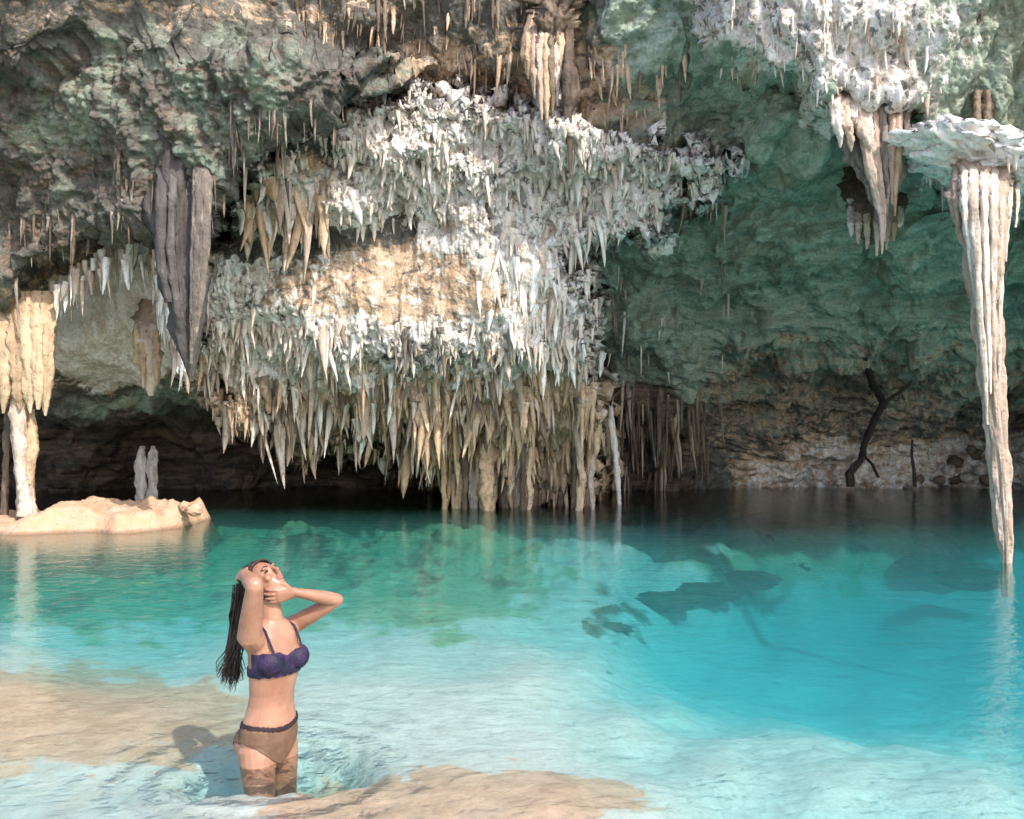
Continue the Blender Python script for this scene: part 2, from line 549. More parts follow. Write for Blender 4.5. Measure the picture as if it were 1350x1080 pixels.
# ------------------------------------------------------------------ bed of the pool, ground outside, water
BED = [(60, 930, .05), (150, 945, .06), (230, 950, .10), (100, 990, .09), (0, 900, .07), (-150, 920, .05), (20, 1050, .17), (180, 1040, .19), (-300, 1000, .05),
       (100, 872, .32), (200, 858, .42), (100, 830, .58), (250, 800, .68), (60, 780, .65),
       (330, 1000, .16), (400, 985, .16), (300, 935, .20), (330, 1200, .10), (100, 1200, .14), (230, 1130, .08), (450, 1130, .06), (280, 1062, .05), (340, 1066, .04), (220, 1075, .10), (400, 1062, .05), (330, 1042, .06), (250, 1045, .07), (420, 1042, .06),
       (470, 1062, .07), (600, 1052, .04), (720, 1060, .05), (830, 1078, .10), (600, 1022, .10), (550, 985, .13), (700, 990, .11), (600, 1200, .12),
       (500, 900, .15), (600, 850, .26), (450, 850, .32), (700, 900, .14), (830, 950, .15), (950, 1010, .17), (1100, 1040, .22), (1300, 1045, .22), (400, 930, .15), (600, 940, .12), (1000, 1250, .2), (1500, 1040, .3),
       (780, 880, .22), (820, 850, .6), (860, 872, 1.0), (900, 893, 1.35), (1000, 850, 1.6), (1150, 850, 1.75), (1250, 900, 1.7), (1300, 800, 1.3), (1100, 930, 1.6), (1000, 915, 1.3), (1200, 935, 1.3), (900, 840, 1.15), (1050, 995, .26), (1200, 1000, .30), (1340, 965, .6), (1450, 880, 1.3),
       (745, 822, .42), (850, 790, .65), (900, 760, .45), (1050, 740, .34), (800, 720, .28), (950, 705, .20), (1250, 745, .5), (1150, 705, .2),
       (400, 780, .66), (500, 740, .46), (600, 760, .50), (600, 700, .25), (400, 690, .26), (300, 720, .5), (250, 670, .35), (100, 740, .5), (400, 640, .4), (900, 640, .4), (1200, 640, .4)]

def gblur(A, s, axis):
    k = np.arange(-int(3 * s), int(3 * s) + 1)
    w = np.exp(-.5 * (k / s) ** 2)
    w /= w.sum()
    pad = [(0, 0)] * A.ndim
    pad[axis] = (len(k) // 2, len(k) // 2)
    B = np.pad(A, pad, mode='edge')
    return sum(w[i] * np.take(B, np.arange(i, i + A.shape[axis]), axis) for i in range(len(k)))

def build_bed():
    pyr = np.concatenate([np.linspace(2600, 1250, 40)[:-1], np.linspace(1250, 700, 420)[:-1], np.linspace(700, 632, 60)])
    s = np.linspace(-1, 1, 720)
    s = np.sign(s) * (0.35 * np.abs(s) + .65 * np.abs(s) ** 2.2)
    n, m = len(pyr), len(s)
    G = np.zeros((n, m, 3))
    yprev = np.zeros(m)
    pp = np.zeros((n, m, 2))
    for i, y in enumerate(pyr):
        X = s * max(12.0, 1.15 * 1200 * 2.2 / (y - HY))
        Y = 1200 * 1.9 / (y - HY) * np.ones(m)
        for _ in range(4):
            px = np.clip(HX + 1200 * X / Y, -380, 1700)
            h = shepard(px, np.full(m, y), BED, 34, 1.7, 1.5)
            Y = 1200 * (1.5 + h) / (y - HY)
        Y = np.maximum(Y, yprev + .004)
        yprev = Y
        h = Y * (y - HY) / 1200 - 1.5
        G[i, :, 0] = X
        G[i, :, 1] = Y
        G[i, :, 2] = -h
        pp[i, :, 0] = HX + 1200 * X / Y
        pp[i, :, 1] = y
    # onto a regular grid in the place itself, softened so that it is one continuous bed
    Yg = np.exp(np.linspace(math.log(1.4), math.log(31), 540))
    Xg = s * 16
    Z = np.zeros((len(Yg), m))
    # every row gives depth along X; resample rows to the same X, then columns to the same Y
    Rz = np.zeros((n, m)); Ry = np.zeros((n, m))
    for i in range(n):
        Rz[i] = np.interp(Xg, G[i, :, 0], G[i, :, 2])
        Ry[i] = np.interp(Xg, G[i, :, 0], G[i, :, 1])
    for j in range(m):
        Z[:, j] = np.interp(Yg, np.maximum.accumulate(Ry[:, j]), Rz[:, j])
    Z = gblur(gblur(Z, 4, 0), 5, 1)
    X, Y = np.meshgrid(Xg, Yg)
    # the hollow the bather stands in
    Z = Z - (.66 + np.clip(Z, -.6, 0)) * np.exp(-((np.abs((X + 1.10 + .06 * fbm(np.stack([X * 3, Y * 3, 0 * X], -1), 3)) / .32)) ** 2.4 + (np.abs((Y + .11 * fbm(np.stack([X * 4, Y * 2, 0 * X + 7], -1), 4, .6) - 4.24) / np.where(Y < 4.24, .19, .34))) ** 2.2))
    G = np.stack([X, Y, Z], -1)
    n = len(Yg)
    pp = np.stack([HX + 1200 * X / Y, HY + 1200 * (1.5 - Z) / Y], -1)
    # ground behind the camera: unseen sand added to bounce sunlight into the cave
    back = []
    for yb, zb in ((-22, 1.6), (-10, .7), (-4, .25), (-1.5, -.1), (.2, -.3)):
        r = G[0].copy()
        r[:, 1] = yb
        r[:, 2] = zb
        back.append(r)
    px, py = pp[..., 0], pp[..., 1]
    d = fbm(G * np.array([.8, .8, .2]), 4) * .07 + fbm(G * 4.5, 3, .6, ridge=True) * .008
    d *= .35 + sstep(.1, .5, -G[..., 2])
    rocky = 1 - sstep(720, 800, py)
    d += rocky * fbm(G * 1.1, 4, .6, billow=True) * .13
    G[..., 2] += d
    wq = fbm(np.stack([px / 60, py / 22, 0 * px + 5], -1), 4, .6)
    px, py = px + wq * 60, py + fbm(np.stack([px / 70, py / 26, 0 * px + 15], -1), 4, .6) * 26
    tan = np.maximum(blob(px, py, 90, 945, 260, 62, .8), blob(px, py, 610, 1062, 250, 50, .7))
    tan = np.maximum(tan, .36 * blob(px, py, 150, 1040, 260, 60))
    tan = np.maximum(tan, blob(px, py, -150, 950, 260, 90))
    alga = np.maximum(.85 * (1 - sstep(800, 860, py)) * (1 - sstep(640, 800, px)), .75 * blob(px, py, 1060, 745, 200, 40))
    rock = np.maximum(.40 * (1 - sstep(690, 740, py)), .40 * blob(px, py, 960, 772, 170, 34))
    rock = np.maximum(rock, .55 * blob(px, py, 1250, 745, 90, 36))
    rock = np.maximum(rock, .5 * blob(px, py, 830, 830, 60, 40))
    rock = np.maximum(rock, .50 * blob(px, py, 330, 735, 260, 34))
    rock = np.maximum(rock, .36 * alga)
    A = np.stack([tan, alga, rock, 0 * tan], -1)
    Ab = np.zeros((len(back), m, 4))
    Ab[..., 0] = .8
    G = np.concatenate([np.array(back), G], 0)
    A = np.concatenate([Ab, A], 0)
    n = len(G)
    me = mesh_np('sandy_pool_bed', G.reshape(-1, 3), grid_faces(n, m))
    attr(me, 'rock', A)
    o = link('sandy_pool_bed', me, M_SAND)
    tag(o, kind='structure', label='pale sandy bed of the pool with pinkish shoals near the camera')
    return G, pp
BEDG, BEDP = build_bed()

def bed_z(x, y):
    d = (BEDG[..., 0] - x) ** 2 + (BEDG[..., 1] - y) ** 2
    i = np.unravel_index(np.argmin(d), d.shape)
    return BEDG[i][2]

t = NT('forest_floor')
M_GROUND = t.finish(t.mix(t.ramp(t.noise(t.geo.outputs['Position'], .4, 6), .35, .65), (0.10, 0.09, 0.05), (0.20, 0.17, 0.11)), .95)
bm = bmesh.new()
bmesh.ops.create_grid(bm, x_segments=24, y_segments=24, size=350)
me = bpy.data.meshes.new('ground')
bm.to_mesh(me)
bm.free()
for v in me.vertices:
    v.co.z = -7.5
tag(link('ground', me, M_GROUND), kind='structure')

bm = bmesh.new()
bmesh.ops.create_cube(bm, size=1)
for v in bm.verts:
    v.co = ((v.co.x) * 60, 12 + v.co.y * 44, 0 if v.co.z > 0 else -7.0)
me = bpy.data.meshes.new('water')
bm.to_mesh(me)
bm.free()
tag(link('water', me, M_WATER), kind='structure', label='clear turquoise water of the cave pool')

# ------------------------------------------------------------------ stalactites: a few shared shapes
def cone_mesh(name, seed, sides=7, rings=6, blunt=.25):
    """unit stalactite: top of radius 1 at z=0, tip at z=-1"""
    r = np.random.default_rng(seed)
    V, F = [], []
    bend = r.normal(size=2) * .22
    ph = r.uniform(0, 6.28)
    for k in range(rings):
        f = k / (rings - 1)
        rad = (1 - f) ** (.75 + .5 * r.random()) * (1 - blunt) + blunt * (1 - f ** 4)
        rad = max(rad * (1 + .16 * math.sin(f * 9 + ph)), .04)
        for s in range(sides):
            a = 2 * math.pi * s / sides
            q = rad * (1 + .25 * math.sin(a * 3 + ph + f * 2) + .10 * r.normal())
            V.append((q * math.cos(a) + bend[0] * f * f * 2, q * math.sin(a) + bend[1] * f * f * 2, -f - .03 * r.normal() * (0 < k < rings - 1)))
    for k in range(rings - 1):
        for s in range(sides):
            a, b = k * sides + s, k * sides + (s + 1) % sides
            F.append((a, a + sides, b + sides, b))
    return mesh_np(name, V, F)

CONES = {}
def cones(mat):
    if mat.name not in CONES:
        ms = []
        for k in range(7):
            me = cone_mesh('stalactite', 100 + k, blunt=[.15, .3, .5, .25, .6, .4, .2][k])
            me.materials.append(mat)
            ms.append(me)
        CONES[mat.name] = ms
    return CONES[mat.name]

def cone_matrix(p, r, L, tilt=.12):
    e = (random.gauss(0, tilt), random.gauss(0, tilt), random.uniform(0, 6.28))
    from mathutils import Euler
    return Matrix.Translation(Vector(p)) @ Euler(e).to_matrix().to_4x4() @ Matrix.Diagonal((r, r * random.uniform(.7, 1.1), L, 1))

def hang(parent, items, limit=300, tilt=.12, stuff_name='stalactite_fringe', part='stalactite'):
    """items: (point, radius, length, material). The largest ones become parts of their own, the rest one mesh per stone colour."""
    def size(it):
        d = max(it[0][1], 1.0)
        return it[1] * it[2] / (d * d)
    items = sorted(items, key=size, reverse=True)
    inv = Matrix.Translation(-Vector(parent.location)) if parent.type == 'EMPTY' else Matrix()
    for it in items[:limit]:
        me = random.choice(cones(it[3]))
        o = bpy.data.objects.new(part, me)
        COL.objects.link(o)
        o.parent = parent
        o.matrix_parent_inverse = inv
        o.matrix_basis = cone_matrix(it[0], it[1], it[2], tilt)
    rest = {}
    for it in items[limit:]:
        rest.setdefault(it[3].name, []).append(it)
    for its in rest.values():
        VV, FF, n = [], [], 0
        for it in its:
            me = random.choice(cones(it[3]))
            M = np.array(cone_matrix(it[0], it[1], it[2], tilt))
            co = np.zeros(len(me.vertices) * 3)
            me.vertices.foreach_get('co', co)
            co = co.reshape(-1, 3) @ M[:3, :3].T + M[:3, 3]
            f = np.zeros(len(me.polygons) * 4, np.int32)
            me.polygons.foreach_get('vertices', f)
            VV.append(co)
            FF.append(f.reshape(-1, 4) + n)
            n += len(co)
        o = put(stuff_name, mesh_np(stuff_name, np.concatenate(VV), np.concatenate(FF)), its[0][3], parent if parent.type == 'EMPTY' else None)
        if parent.type != 'EMPTY':
            o.parent = parent
        tag(o, kind='stuff')

def scatter(n, test, rng, surf, rad, length, matf, inset=.6, py_range=None):
    """random stalactites on a surface given in the photo's view; test gives the density at a pixel"""
    out = []
    x0, y0, x1, y1 = rng
    tries = 0
    while len(out) < n and tries < n * 90:
        tries += 1
        px, py = random.uniform(x0, x1), random.uniform(y0, y1)
        if random.random() > test(px, py):
            continue
        p = surf(px, py)
        if p is None:
            continue
        if float(pn(np.array([[px / 26, py / 20, 3.3]]))[0]) < random.uniform(-.25, .1):
            continue
        r, L = rad(px, py), length(px, py)
        e = math.exp(random.gauss(0, .34))
        L *= e * math.exp(random.gauss(-.05, .25))
        r *= e ** .7
        L = min(L, 1.25)
        out.append(((p[0], p[1] + r * inset, p[2] + .25 * L * .5), r, L, matf(px, py)))
    return out

def lin(py, pts):
    return float(np.interp(py, [a for a, _ in pts], [b for _, b in pts]))

# ------------------------------------------------------------------ central flowstone
F_POLY = [(326, 262), (345, 212), (420, 165), (540, 122), (640, 122), (760, 165), (900, 198), (962, 212), (905, 262), (870, 302), (775, 312),
          (752, 345), (790, 400), (775, 460), (795, 560), (785, 650), (700, 664), (600, 655), (560, 608), (470, 585), (400, 600), (330, 560),
          (262, 500), (262, 420), (276, 345), (300, 300)]
FPTS = [(345, 215, 12.9), (540, 125, 13.1), (640, 125, 13.2), (760, 165, 12.9), (900, 200, 12.7), (960, 215, 13.0), (900, 260, 13.2),
        (330, 270, 13.3), (450, 270, 13.5), (600, 280, 13.8), (700, 280, 13.9), (860, 295, 13.7), (480, 200, 13.3), (640, 210, 13.4),
        (320, 312, 14.4), (420, 312, 14.5), (520, 318, 14.4), (560, 330, 14.1), (660, 330, 13.9), (740, 340, 13.9),
        (300, 360, 14.2), (420, 355, 14.15), (540, 365, 14.0), (640, 380, 13.9), (720, 380, 13.9),
        (290, 430, 14.4), (420, 440, 14.1), (560, 450, 14.0), (680, 450, 13.95), (760, 440, 14.2),
        (300, 500, 15.2), (400, 540, 15.4), (560, 540, 15.1), (680, 540, 14.9), (780, 540, 15.0),
        (400, 590, 16.4), (560, 605, 16.2), (680, 600, 16.0), (780, 600, 16.2), (600, 650, 17.1), (690, 660, 16.9), (780, 650, 17.0)]

def build_flowstone():
    t = empty('flowstone', V3(620, 665, 17.2))
    t.location.z = -.6
    tag(t, 'broad white and golden flowstone mass fringed with stalactites in the middle of the cave', 'flowstone')
    pxs = np.linspace(236, 985, 560)
    pys = np.linspace(96, 690, 440)
    px, py = np.meshgrid(pxs, pys, indexing='ij')
    q = np.stack([px / 38, py / 38, 0 * px + 4], -1)
    wob = fbm(q, 4, .6)
    sd = poly_sd(px, py, F_POLY) + wob * 20
    D = shepard(px, py, FPTS, 36, 2.2)
    Ds, _, _ = shell_depth(px, py)
    edge = sstep(-26, 8, sd)
    D = (Ds + .9) + ((np.minimum(D, Ds - .1)) - (Ds + .9)) * edge
    G = P(px, py, D)
    N = grid_normals(G)
    smooth = np.maximum(blob(px, py, 545, 376, 225, 66), blob(px, py, 400, 312, 140, 36))
    rough = 1 - .8 * smooth
    Gs = G * np.array([1, 1, .42])
    d = fbm(G * .8, 3) * .22
    d += fbm(Gs * 3.2, 5, .6, billow=True) * .13 * rough
    # vertical drapery folds lower down
    fold = sstep(440, 560, py)
    d += fold * fbm(np.stack([G[..., 0] * 4.5, G[..., 1] * 1.5, G[..., 2] * .5], -1), 3, .5, billow=True) * .13
    d -= .16 * sstep(.25, .55, fbm(G * 4.2 + 31, 2)) * rough * (1 - fold)
    G = G + N * d[..., None]
    wx, wy = px + wob * 18, py + fbm(q + 40, 3) * 16
    W = .86 * (1 - sstep(470, 560, wy))
    W = np.where((wy > 296) & (wy < 340) & (wx < 545), .34, W)
    W = W * (1 - .60 * blob(wx, wy, 550, 378, 235, 56))
    W = np.maximum(W, .95 * blob(wx, wy, 700, 320, 62, 70))
    W = np.maximum(W, .9 * blob(wx, wy, 480, 452, 230, 36))
    W *= 1 - .75 * blob(wx, wy, 400, 205, 55, 26)
    W *= 1 - .35 * blob(wx, wy, 560, 480, 90, 40)
    O = np.maximum(.60 * blob(wx, wy, 550, 378, 245, 66), .72 * sstep(455, 520, wy))
    O = np.maximum(O, .7 * blob(wx, wy, 385, 225, 50, 30))
    O = np.maximum(O, .5 * blob(wx, wy, 620, 360, 60, 40))
    g = .38 * blob(wx, wy, 860, 240, 90, 60) + .45 * blob(wx, wy, 740, 205, 50, 40)
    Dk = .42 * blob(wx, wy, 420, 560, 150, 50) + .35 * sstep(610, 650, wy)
    keep = (sd > -30) & (D < Ds + .85)
    n, m = px.shape
    F = grid_faces(n, m, keep)
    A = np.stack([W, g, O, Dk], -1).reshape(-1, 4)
    V, F, A = compact(G.reshape(-1, 3), F, A)
    me = mesh_np('stone_mass', V, F)
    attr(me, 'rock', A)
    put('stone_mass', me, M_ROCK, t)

    def surf(x, y):
        i = int(np.clip((x - pxs[0]) / (pxs[1] - pxs[0]), 0, n - 1))
        j = int(np.clip((y - pys[0]) / (pys[1] - pys[0]), 0, m - 1))
        if sd[i, j] < -4:
            return None
        return G[i, j]
    items = []
    # upper white band: short teeth
    def dens(x, y):
        return 0 if y > 300 else .9
    items += scatter(1000, dens, (320, 118, 965, 305), surf, lambda x, y: random.uniform(.02, .055), lambda x, y: random.uniform(.08, .22),
                     lambda x, y: M_WHITE if random.random() > .12 + .3 * (x > 860) else M_PINK)
    # lip of the upper band
    items += scatter(90, lambda x, y: 1, (322, 235, 430, 285), surf, lambda x, y: random.uniform(.05, .10), lambda x, y: random.uniform(.3, .65),
                     lambda x, y: random.choice([M_PINK, M_WHITE, M_GOLD]))
    # right shoulder and white cascade
    items += scatter(190, lambda x, y: .9 if x > 640 + .5 * abs(y - 360) else .06, (560, 290, 800, 470), surf, lambda x, y: random.uniform(.03, .08), lambda x, y: random.uniform(.15, .55),
                     lambda x, y: M_WHITE if random.random() > .2 else M_PINK)
    # left arch flank
    items += scatter(200, lambda x, y: .9 if y > 425 or x < 300 else .08, (262, 340, 470, 500), surf, lambda x, y: random.uniform(.03, .065), lambda x, y: random.uniform(.12, .4),
                     lambda x, y: M_WHITE if random.random() > .35 else M_PINK)
    # middle band of pale teeth
    items += scatter(620, lambda x, y: .9, (280, 425, 780, 520), surf, lambda x, y: random.uniform(.022, .058), lambda x, y: random.uniform(.10, .32),
                     lambda x, y: random.choice([M_WHITE, M_WHITE, M_WHITE, M_PINK, M_GREY]) if random.random() > .3 * (y > 460) else M_GOLD)
    # lower fringe: longer, golden and brown
    items += scatter(900, lambda x, y: .9 if x > 520 else .6, (262, 495, 800, 655), surf, lambda x, y: random.choice([random.uniform(.022, .05), random.uniform(.05, .09)]), lambda x, y: random.uniform(.16, .62),
                     lambda x, y: random.choice([M_GOLD, M_GOLD, M_TAN, M_PINK, M_TAN, M_BROWN] if x > 520 else [M_PINK, M_CREAM, M_GOLD, M_BROWN, M_WHITE]))
    # the very edge hangs free over the dark recess
    edge_pts = [(262, 505), (300, 540), (335, 560), (370, 580), (400, 602), (440, 590), (470, 580), (515, 590), (555, 606), (590, 636)]
    for k in range(150):
        f = random.uniform(0, len(edge_pts) - 1.001)
        a, b = edge_pts[int(f)], edge_pts[int(f) + 1]
        x = a[0] + (b[0] - a[0]) * (f % 1)
        y = a[1] + (b[1] - a[1]) * (f % 1) - random.uniform(2, 46)
        p = surf(x, y)
        if p is None: continue
        items.append(((p[0], p[1] + random.uniform(0, .6), p[2] + .05), random.uniform(.035, .085), random.uniform(.3, .85), random.choice([M_PINK, M_GOLD, M_CREAM, M_WHITE, M_BROWN])))
    hang(t, items, 300)
    # columns that reach the water under the golden fringe
    for x, w, mat in [(586, 7, M_GOLD), (604, 10, M_GOLD), (624, 15, M_PINK), (641, 18, M_GOLD), (664, 12, M_BROWN), (678, 13, M_PINK), (696, 11, M_GOLD),
                      (652, 9, M_GOLD), (765, 9, M_GOLD), (781, 7, M_PINK), (757, 6, M_BROWN), (612, 8, M_BROWN), (634, 8, M_PINK), (689, 7, M_BROWN)]:
        Dc = 16.15 + random.uniform(-.25, .45)
        top = V3(x + random.uniform(-3, 3), 555 + random.uniform(-25, 25), Dc - .3)
        bot = V3(x, HY + 1200 * 1.5 / Dc, Dc)
        bot.z = -.5
        pts = []
        for k in range(12):
            f = k / 11
            c = top.lerp(bot, f) + Vector((random.gauss(0, .015), random.gauss(0, .02), 0))
            pts.append((c, w / 1200 * Dc * .5 * (1.35 - .5 * f + .12 * math.sin(f * 14 + x))))
        put('column', spine_mesh('column', pts, 10, .18, x), mat, t)
    return t

def spine_mesh(name, pts, sides=14, flute=.15, seed=0, nf=5, noise=.15, cap=True):
    """tapered, fluted stone shaft through the points (centre, radius or (rx, ry))"""
    r = np.random.default_rng(int(seed * 7) % 100000 + 3)
    C = np.array([list(p[0]) for p in pts])
    R = np.array([(p[1], p[1]) if np.isscalar(p[1]) else p[1] for p in pts])
    big = sides >= 20
    sides = sides * 2 if big else sides + 4
    n = len(pts) * 9 if big else max(len(pts) * 6, 36)
    u = np.linspace(0, len(pts) - 1, n)
    C = np.stack([np.interp(u, np.arange(len(pts)), C[:, k]) for k in range(3)], -1)
    R = np.stack([np.interp(u, np.arange(len(pts)), R[:, k]) for k in range(2)], -1)
    a = np.linspace(0, 2 * math.pi, sides, endpoint=False)
    ph = r.uniform(0, 6.28, 3)
    f = np.linspace(0, 1, n)[:, None]
    rad = 1 + flute * np.sin(nf * a[None] + ph[0] + 1.5 * f) + flute * .6 * np.sin((2 * nf + 1) * a[None] + ph[1] - 2 * f)
    V = np.zeros((n, sides, 3))
    V[..., 0] = C[:, None, 0] + R[:, None, 0] * rad * np.cos(a)[None]
    V[..., 1] = C[:, None, 1] + R[:, None, 1] * rad * np.sin(a)[None]
    V[..., 2] = C[:, None, 2]
    sc = np.mean(R)
    q = V / max(sc * 1.6, .02) * np.array([1, 1, .35])
    dn = fbm(q + seed, 3, .6) + .9 * fbm(q * np.array([2.4, 2.4, .9]) + seed, 4, .65, billow=True)
    V[..., 0] += np.cos(a)[None] * dn * noise * R[:, None, 0] * 2.2
    V[..., 1] += np.sin(a)[None] * dn * noise * R[:, None, 1] * 2.2
    F = []
    for i in range(n - 1):
        for s in range(sides):
            F.append((i * sides + s, i * sides + (s + 1) % sides, (i + 1) * sides + (s + 1) % sides, (i + 1) * sides + s))
    return mesh_np(name, V.reshape(-1, 3), F)
FLOW = build_flowstone()

def rock_mesh(name, r, seed, c=(0, 0, 0), sub=3, sq=(1, 1, .75)):
    bm = bmesh.new()
    bmesh.ops.create_icosphere(bm, subdivisions=sub, radius=1)
    V = np.array([v.co[:] for v in bm.verts])
    F = [[v.index for v in f.verts] for f in bm.faces]
    bm.free()
    d = 1 + .35 * fbm(V * 1.3 + seed * 3.7, 3, .6, ridge=True)
    V = V * d[:, None] * r * np.array(sq) + np.array(c)
    me = mesh_np(name, V, F)
    return me
def px_spine(rows):
    """rows of (px, py, D, half width in px[, depth ratio])"""
    out = []
    for r in rows:
        w = r[3] / FOC * r[2]
        out.append((V3(r[0], r[1], r[2]), (w, w * (r[4] if len(r) > 4 else .8))))
    return out

# ------------------------------------------------------------------ the large hanging formations, one by one
# thick trunk-like stalactite under the left overhang
t = empty('stalactite', V3(240, 180, 11.3))
tag(t, 'thick dark grey trunk-like stalactite hanging from the left overhang, pointed at its tip', 'stalactite')
put('shaft', spine_mesh('shaft', px_spine([(232, 110, 13.0, 95), (236, 160, 12.6, 70), (240, 215, 12.25, 44), (238, 290, 12.0, 36), (240, 360, 11.9, 30), (246, 420, 11.9, 20), (250, 470, 11.9, 11), (252, 503, 11.9, 3)]), 28, .13, 5, 5, .16), M_SLATE, t)
for k, (xo, w, y1) in enumerate([(264, 9, 470), (272, 7, 455), (257, 6, 480), (212, 8, 395), (226, 7, 430)]):
    put('drapery_fold', spine_mesh('drapery_fold', px_spine([(xo + 4, 150, 13.0, w * .2), (xo + 3, 195, 12.2, w * .7), (xo + 2, 225, 11.9, w), (xo + 1, 265, 11.70, w), (xo - 1, 330, 11.66, w * .9), (xo * .7 + 74, 400, 11.68, w * .7), (250 + (xo - 250) * .25, y1, 11.76, 2)]), 10, .15, 31 + k), M_SLATE if k > 2 else M_GREY, t)  # right-hand folds paler: the lit side is put into the stone colour

# left drapery and column standing on the ledge
t = empty('drapery_column', V3(32, 672, 13.0))
tag(t, 'tan column and hanging drapery at the left edge, standing on the pink rock ledge', 'stalactite column')
for k, (x0, w, y1, x1) in enumerate([(8, 13, 545, 4), (22, 14, 540, 26), (38, 15, 545, 40), (52, 14, 540, 50), (62, 10, 548, 60), (-8, 14, 520, -6), (-26, 14, 530, -24)]):
    put('drapery_fold', spine_mesh('drapery_fold', px_spine([(x0, 385, 13.3, w * 1.1), (x0, 440, 13.0, w), (x0, 490, 12.95, w * .9), ((x0 + x1) / 2, 520, 12.95, w * .6), (x1, y1, 12.95, w * .15)]), 12, .14, 60 + k), M_TAN, t)
put('shaft', spine_mesh('shaft', px_spine([(30, 480, 13.1, 15), (24, 540, 13.05, 11), (25, 580, 13.0, 9), (28, 620, 13.0, 9), (33, 655, 13.0, 10), (36, 680, 13.0, 15)]), 14, .15, 71), M_PINK, t)
put('shaft', spine_mesh('shaft', px_spine([(40, 540, 13.15, 6), (40, 580, 13.1, 10), (38, 625, 13.1, 8), (40, 680, 13.1, 8)]), 12, .15, 72), M_TAN, t)
t = empty('stone_column', V3(7, 668, 13.4))
tag(t, 'slim dark column at the left edge behind the tan drapery', 'stalactite column')
put('shaft', spine_mesh('shaft', px_spine([(12, 500, 13.5, 7), (10, 560, 13.5, 5), (7, 620, 13.5, 4), (6, 680, 13.5, 6)]), 10, .12, 75), M_BROWN, t)

# short stalactite in the mouth of the alcove
t = empty('stalactite', V3(200, 430, 14.1))
tag(t, 'short tan stalactite with a dark hollow hanging in the pale alcove beside the trunk', 'stalactite')
put('shaft', spine_mesh('shaft', px_spine([(197, 385, 15.2, 8), (196, 405, 14.6, 14), (197, 430, 14.1, 17), (197, 465, 14.0, 15), (198, 495, 14.0, 11), (199, 522, 14.0, 3)]), 14, .16, 81), M_CREAM, t)
for xo, y1 in ((188, 512), (206, 508), (181, 470)):
    put('drip', spine_mesh('drip', px_spine([(xo, 435, 13.95, 5), (xo, 480, 13.85, 5), (xo + 1, y1, 13.88, 1)]), 9, .12, xo), M_TAN, t)
# pair of white stalagmites at the back of the water
for xo, w, lab in ((186, 7, 'left one of two pale stub columns rising from the far water behind the ledge'), (201, 6, 'right one of two pale stub columns rising from the far water behind the ledge')):
    t = empty('stone_column', V3(xo, 655, 18.6))
    tag(t, lab, 'stalactite column', 'pale stub columns behind the ledge')
    put('shaft', spine_mesh('shaft', px_spine([(xo + 1, 588, 18.4, w * .35), (xo, 596, 18.4, w * .9), (xo - 1, 610, 18.4, w * 1.1), (xo, 630, 18.4, w * .95), (xo, 650, 18.4, w * 1.15), (xo, 675, 18.4, w * 1.3)]), 14, .16, xo, 5, .2), M_WHITE, t)

# upper right white drapery
t = empty('stalactite', V3(1150, 140, 9.8))
tag(t, 'white drapery stalactite with long drips under the bright ceiling patch, upper right', 'stalactite')
put('shaft', spine_mesh('shaft', px_spine([(1150, 90, 11.5, 52, .5), (1148, 135, 11.05, 50, .5), (1152, 190, 10.9, 40, .5), (1158, 230, 10.9, 26, .5), (1163, 270, 10.9, 13, .6), (1166, 320, 10.9, 4)]), 26, .17, 91, 6, .12), M_GREY, t)
for k, (xa, xb, w, y1, mat) in enumerate([(1102, 1108, 10, 195, M_CREAM), (1114, 1122, 10, 200, M_PINK), (1130, 1152, 12, 225, M_CREAM), (1136, 1163, 9, 335, M_CREAM), (1150, 1166, 7, 318, M_PINK), (1163, 1170, 7, 285, M_GREY),
                                           (1176, 1176, 7, 270, M_PINK), (1188, 1180, 7, 285, M_TAN), (1196, 1192, 6, 215, M_GREY), (1144, 1150, 6, 215, M_CREAM), (1126, 1128, 6, 170, M_CREAM), (1184, 1187, 6, 230, M_PINK)]):
    put('drip', spine_mesh('drip', px_spine([(xa, 100, 11.1, w * .8), (xa, 135, 10.75, w), (xa * .6 + xb * .4, 145 + (y1 - 145) * .4, 10.6, w * .8), (xb, 145 + (y1 - 145) * .75, 10.63, w * .5), (xb, y1, 10.66, 1.2)]), 10, .15, 100 + k), mat, t)
# small cluster of drips below it
t = empty('stalactite', V3(1150, 290, 12.2))
tag(t, 'cluster of small pale drips on a dark knob below the upper right white drapery', 'stalactite')
put('knob', spine_mesh('knob', px_spine([(1150, 200, 14.2, 42, .9), (1150, 245, 13.2, 40, .7), (1152, 285, 12.7, 33, .6), (1152, 312, 12.8, 18, .6), (1152, 322, 12.9, 5)]), 20, .14, 131, 5, .14), M_BROWN, t)
for k, (xo, y1) in enumerate([(1122, 312), (1131, 322), (1143, 328), (1156, 338), (1168, 330), (1178, 318), (1186, 300)]):
    put('drip', spine_mesh('drip', px_spine([(xo, 262, 12.9, 5), (xo, 295, 12.4, 5), (xo, y1, 12.38, 1.5)]), 8, .12, 140 + k), random.choice([M_PINK, M_CREAM, M_TAN]), t)

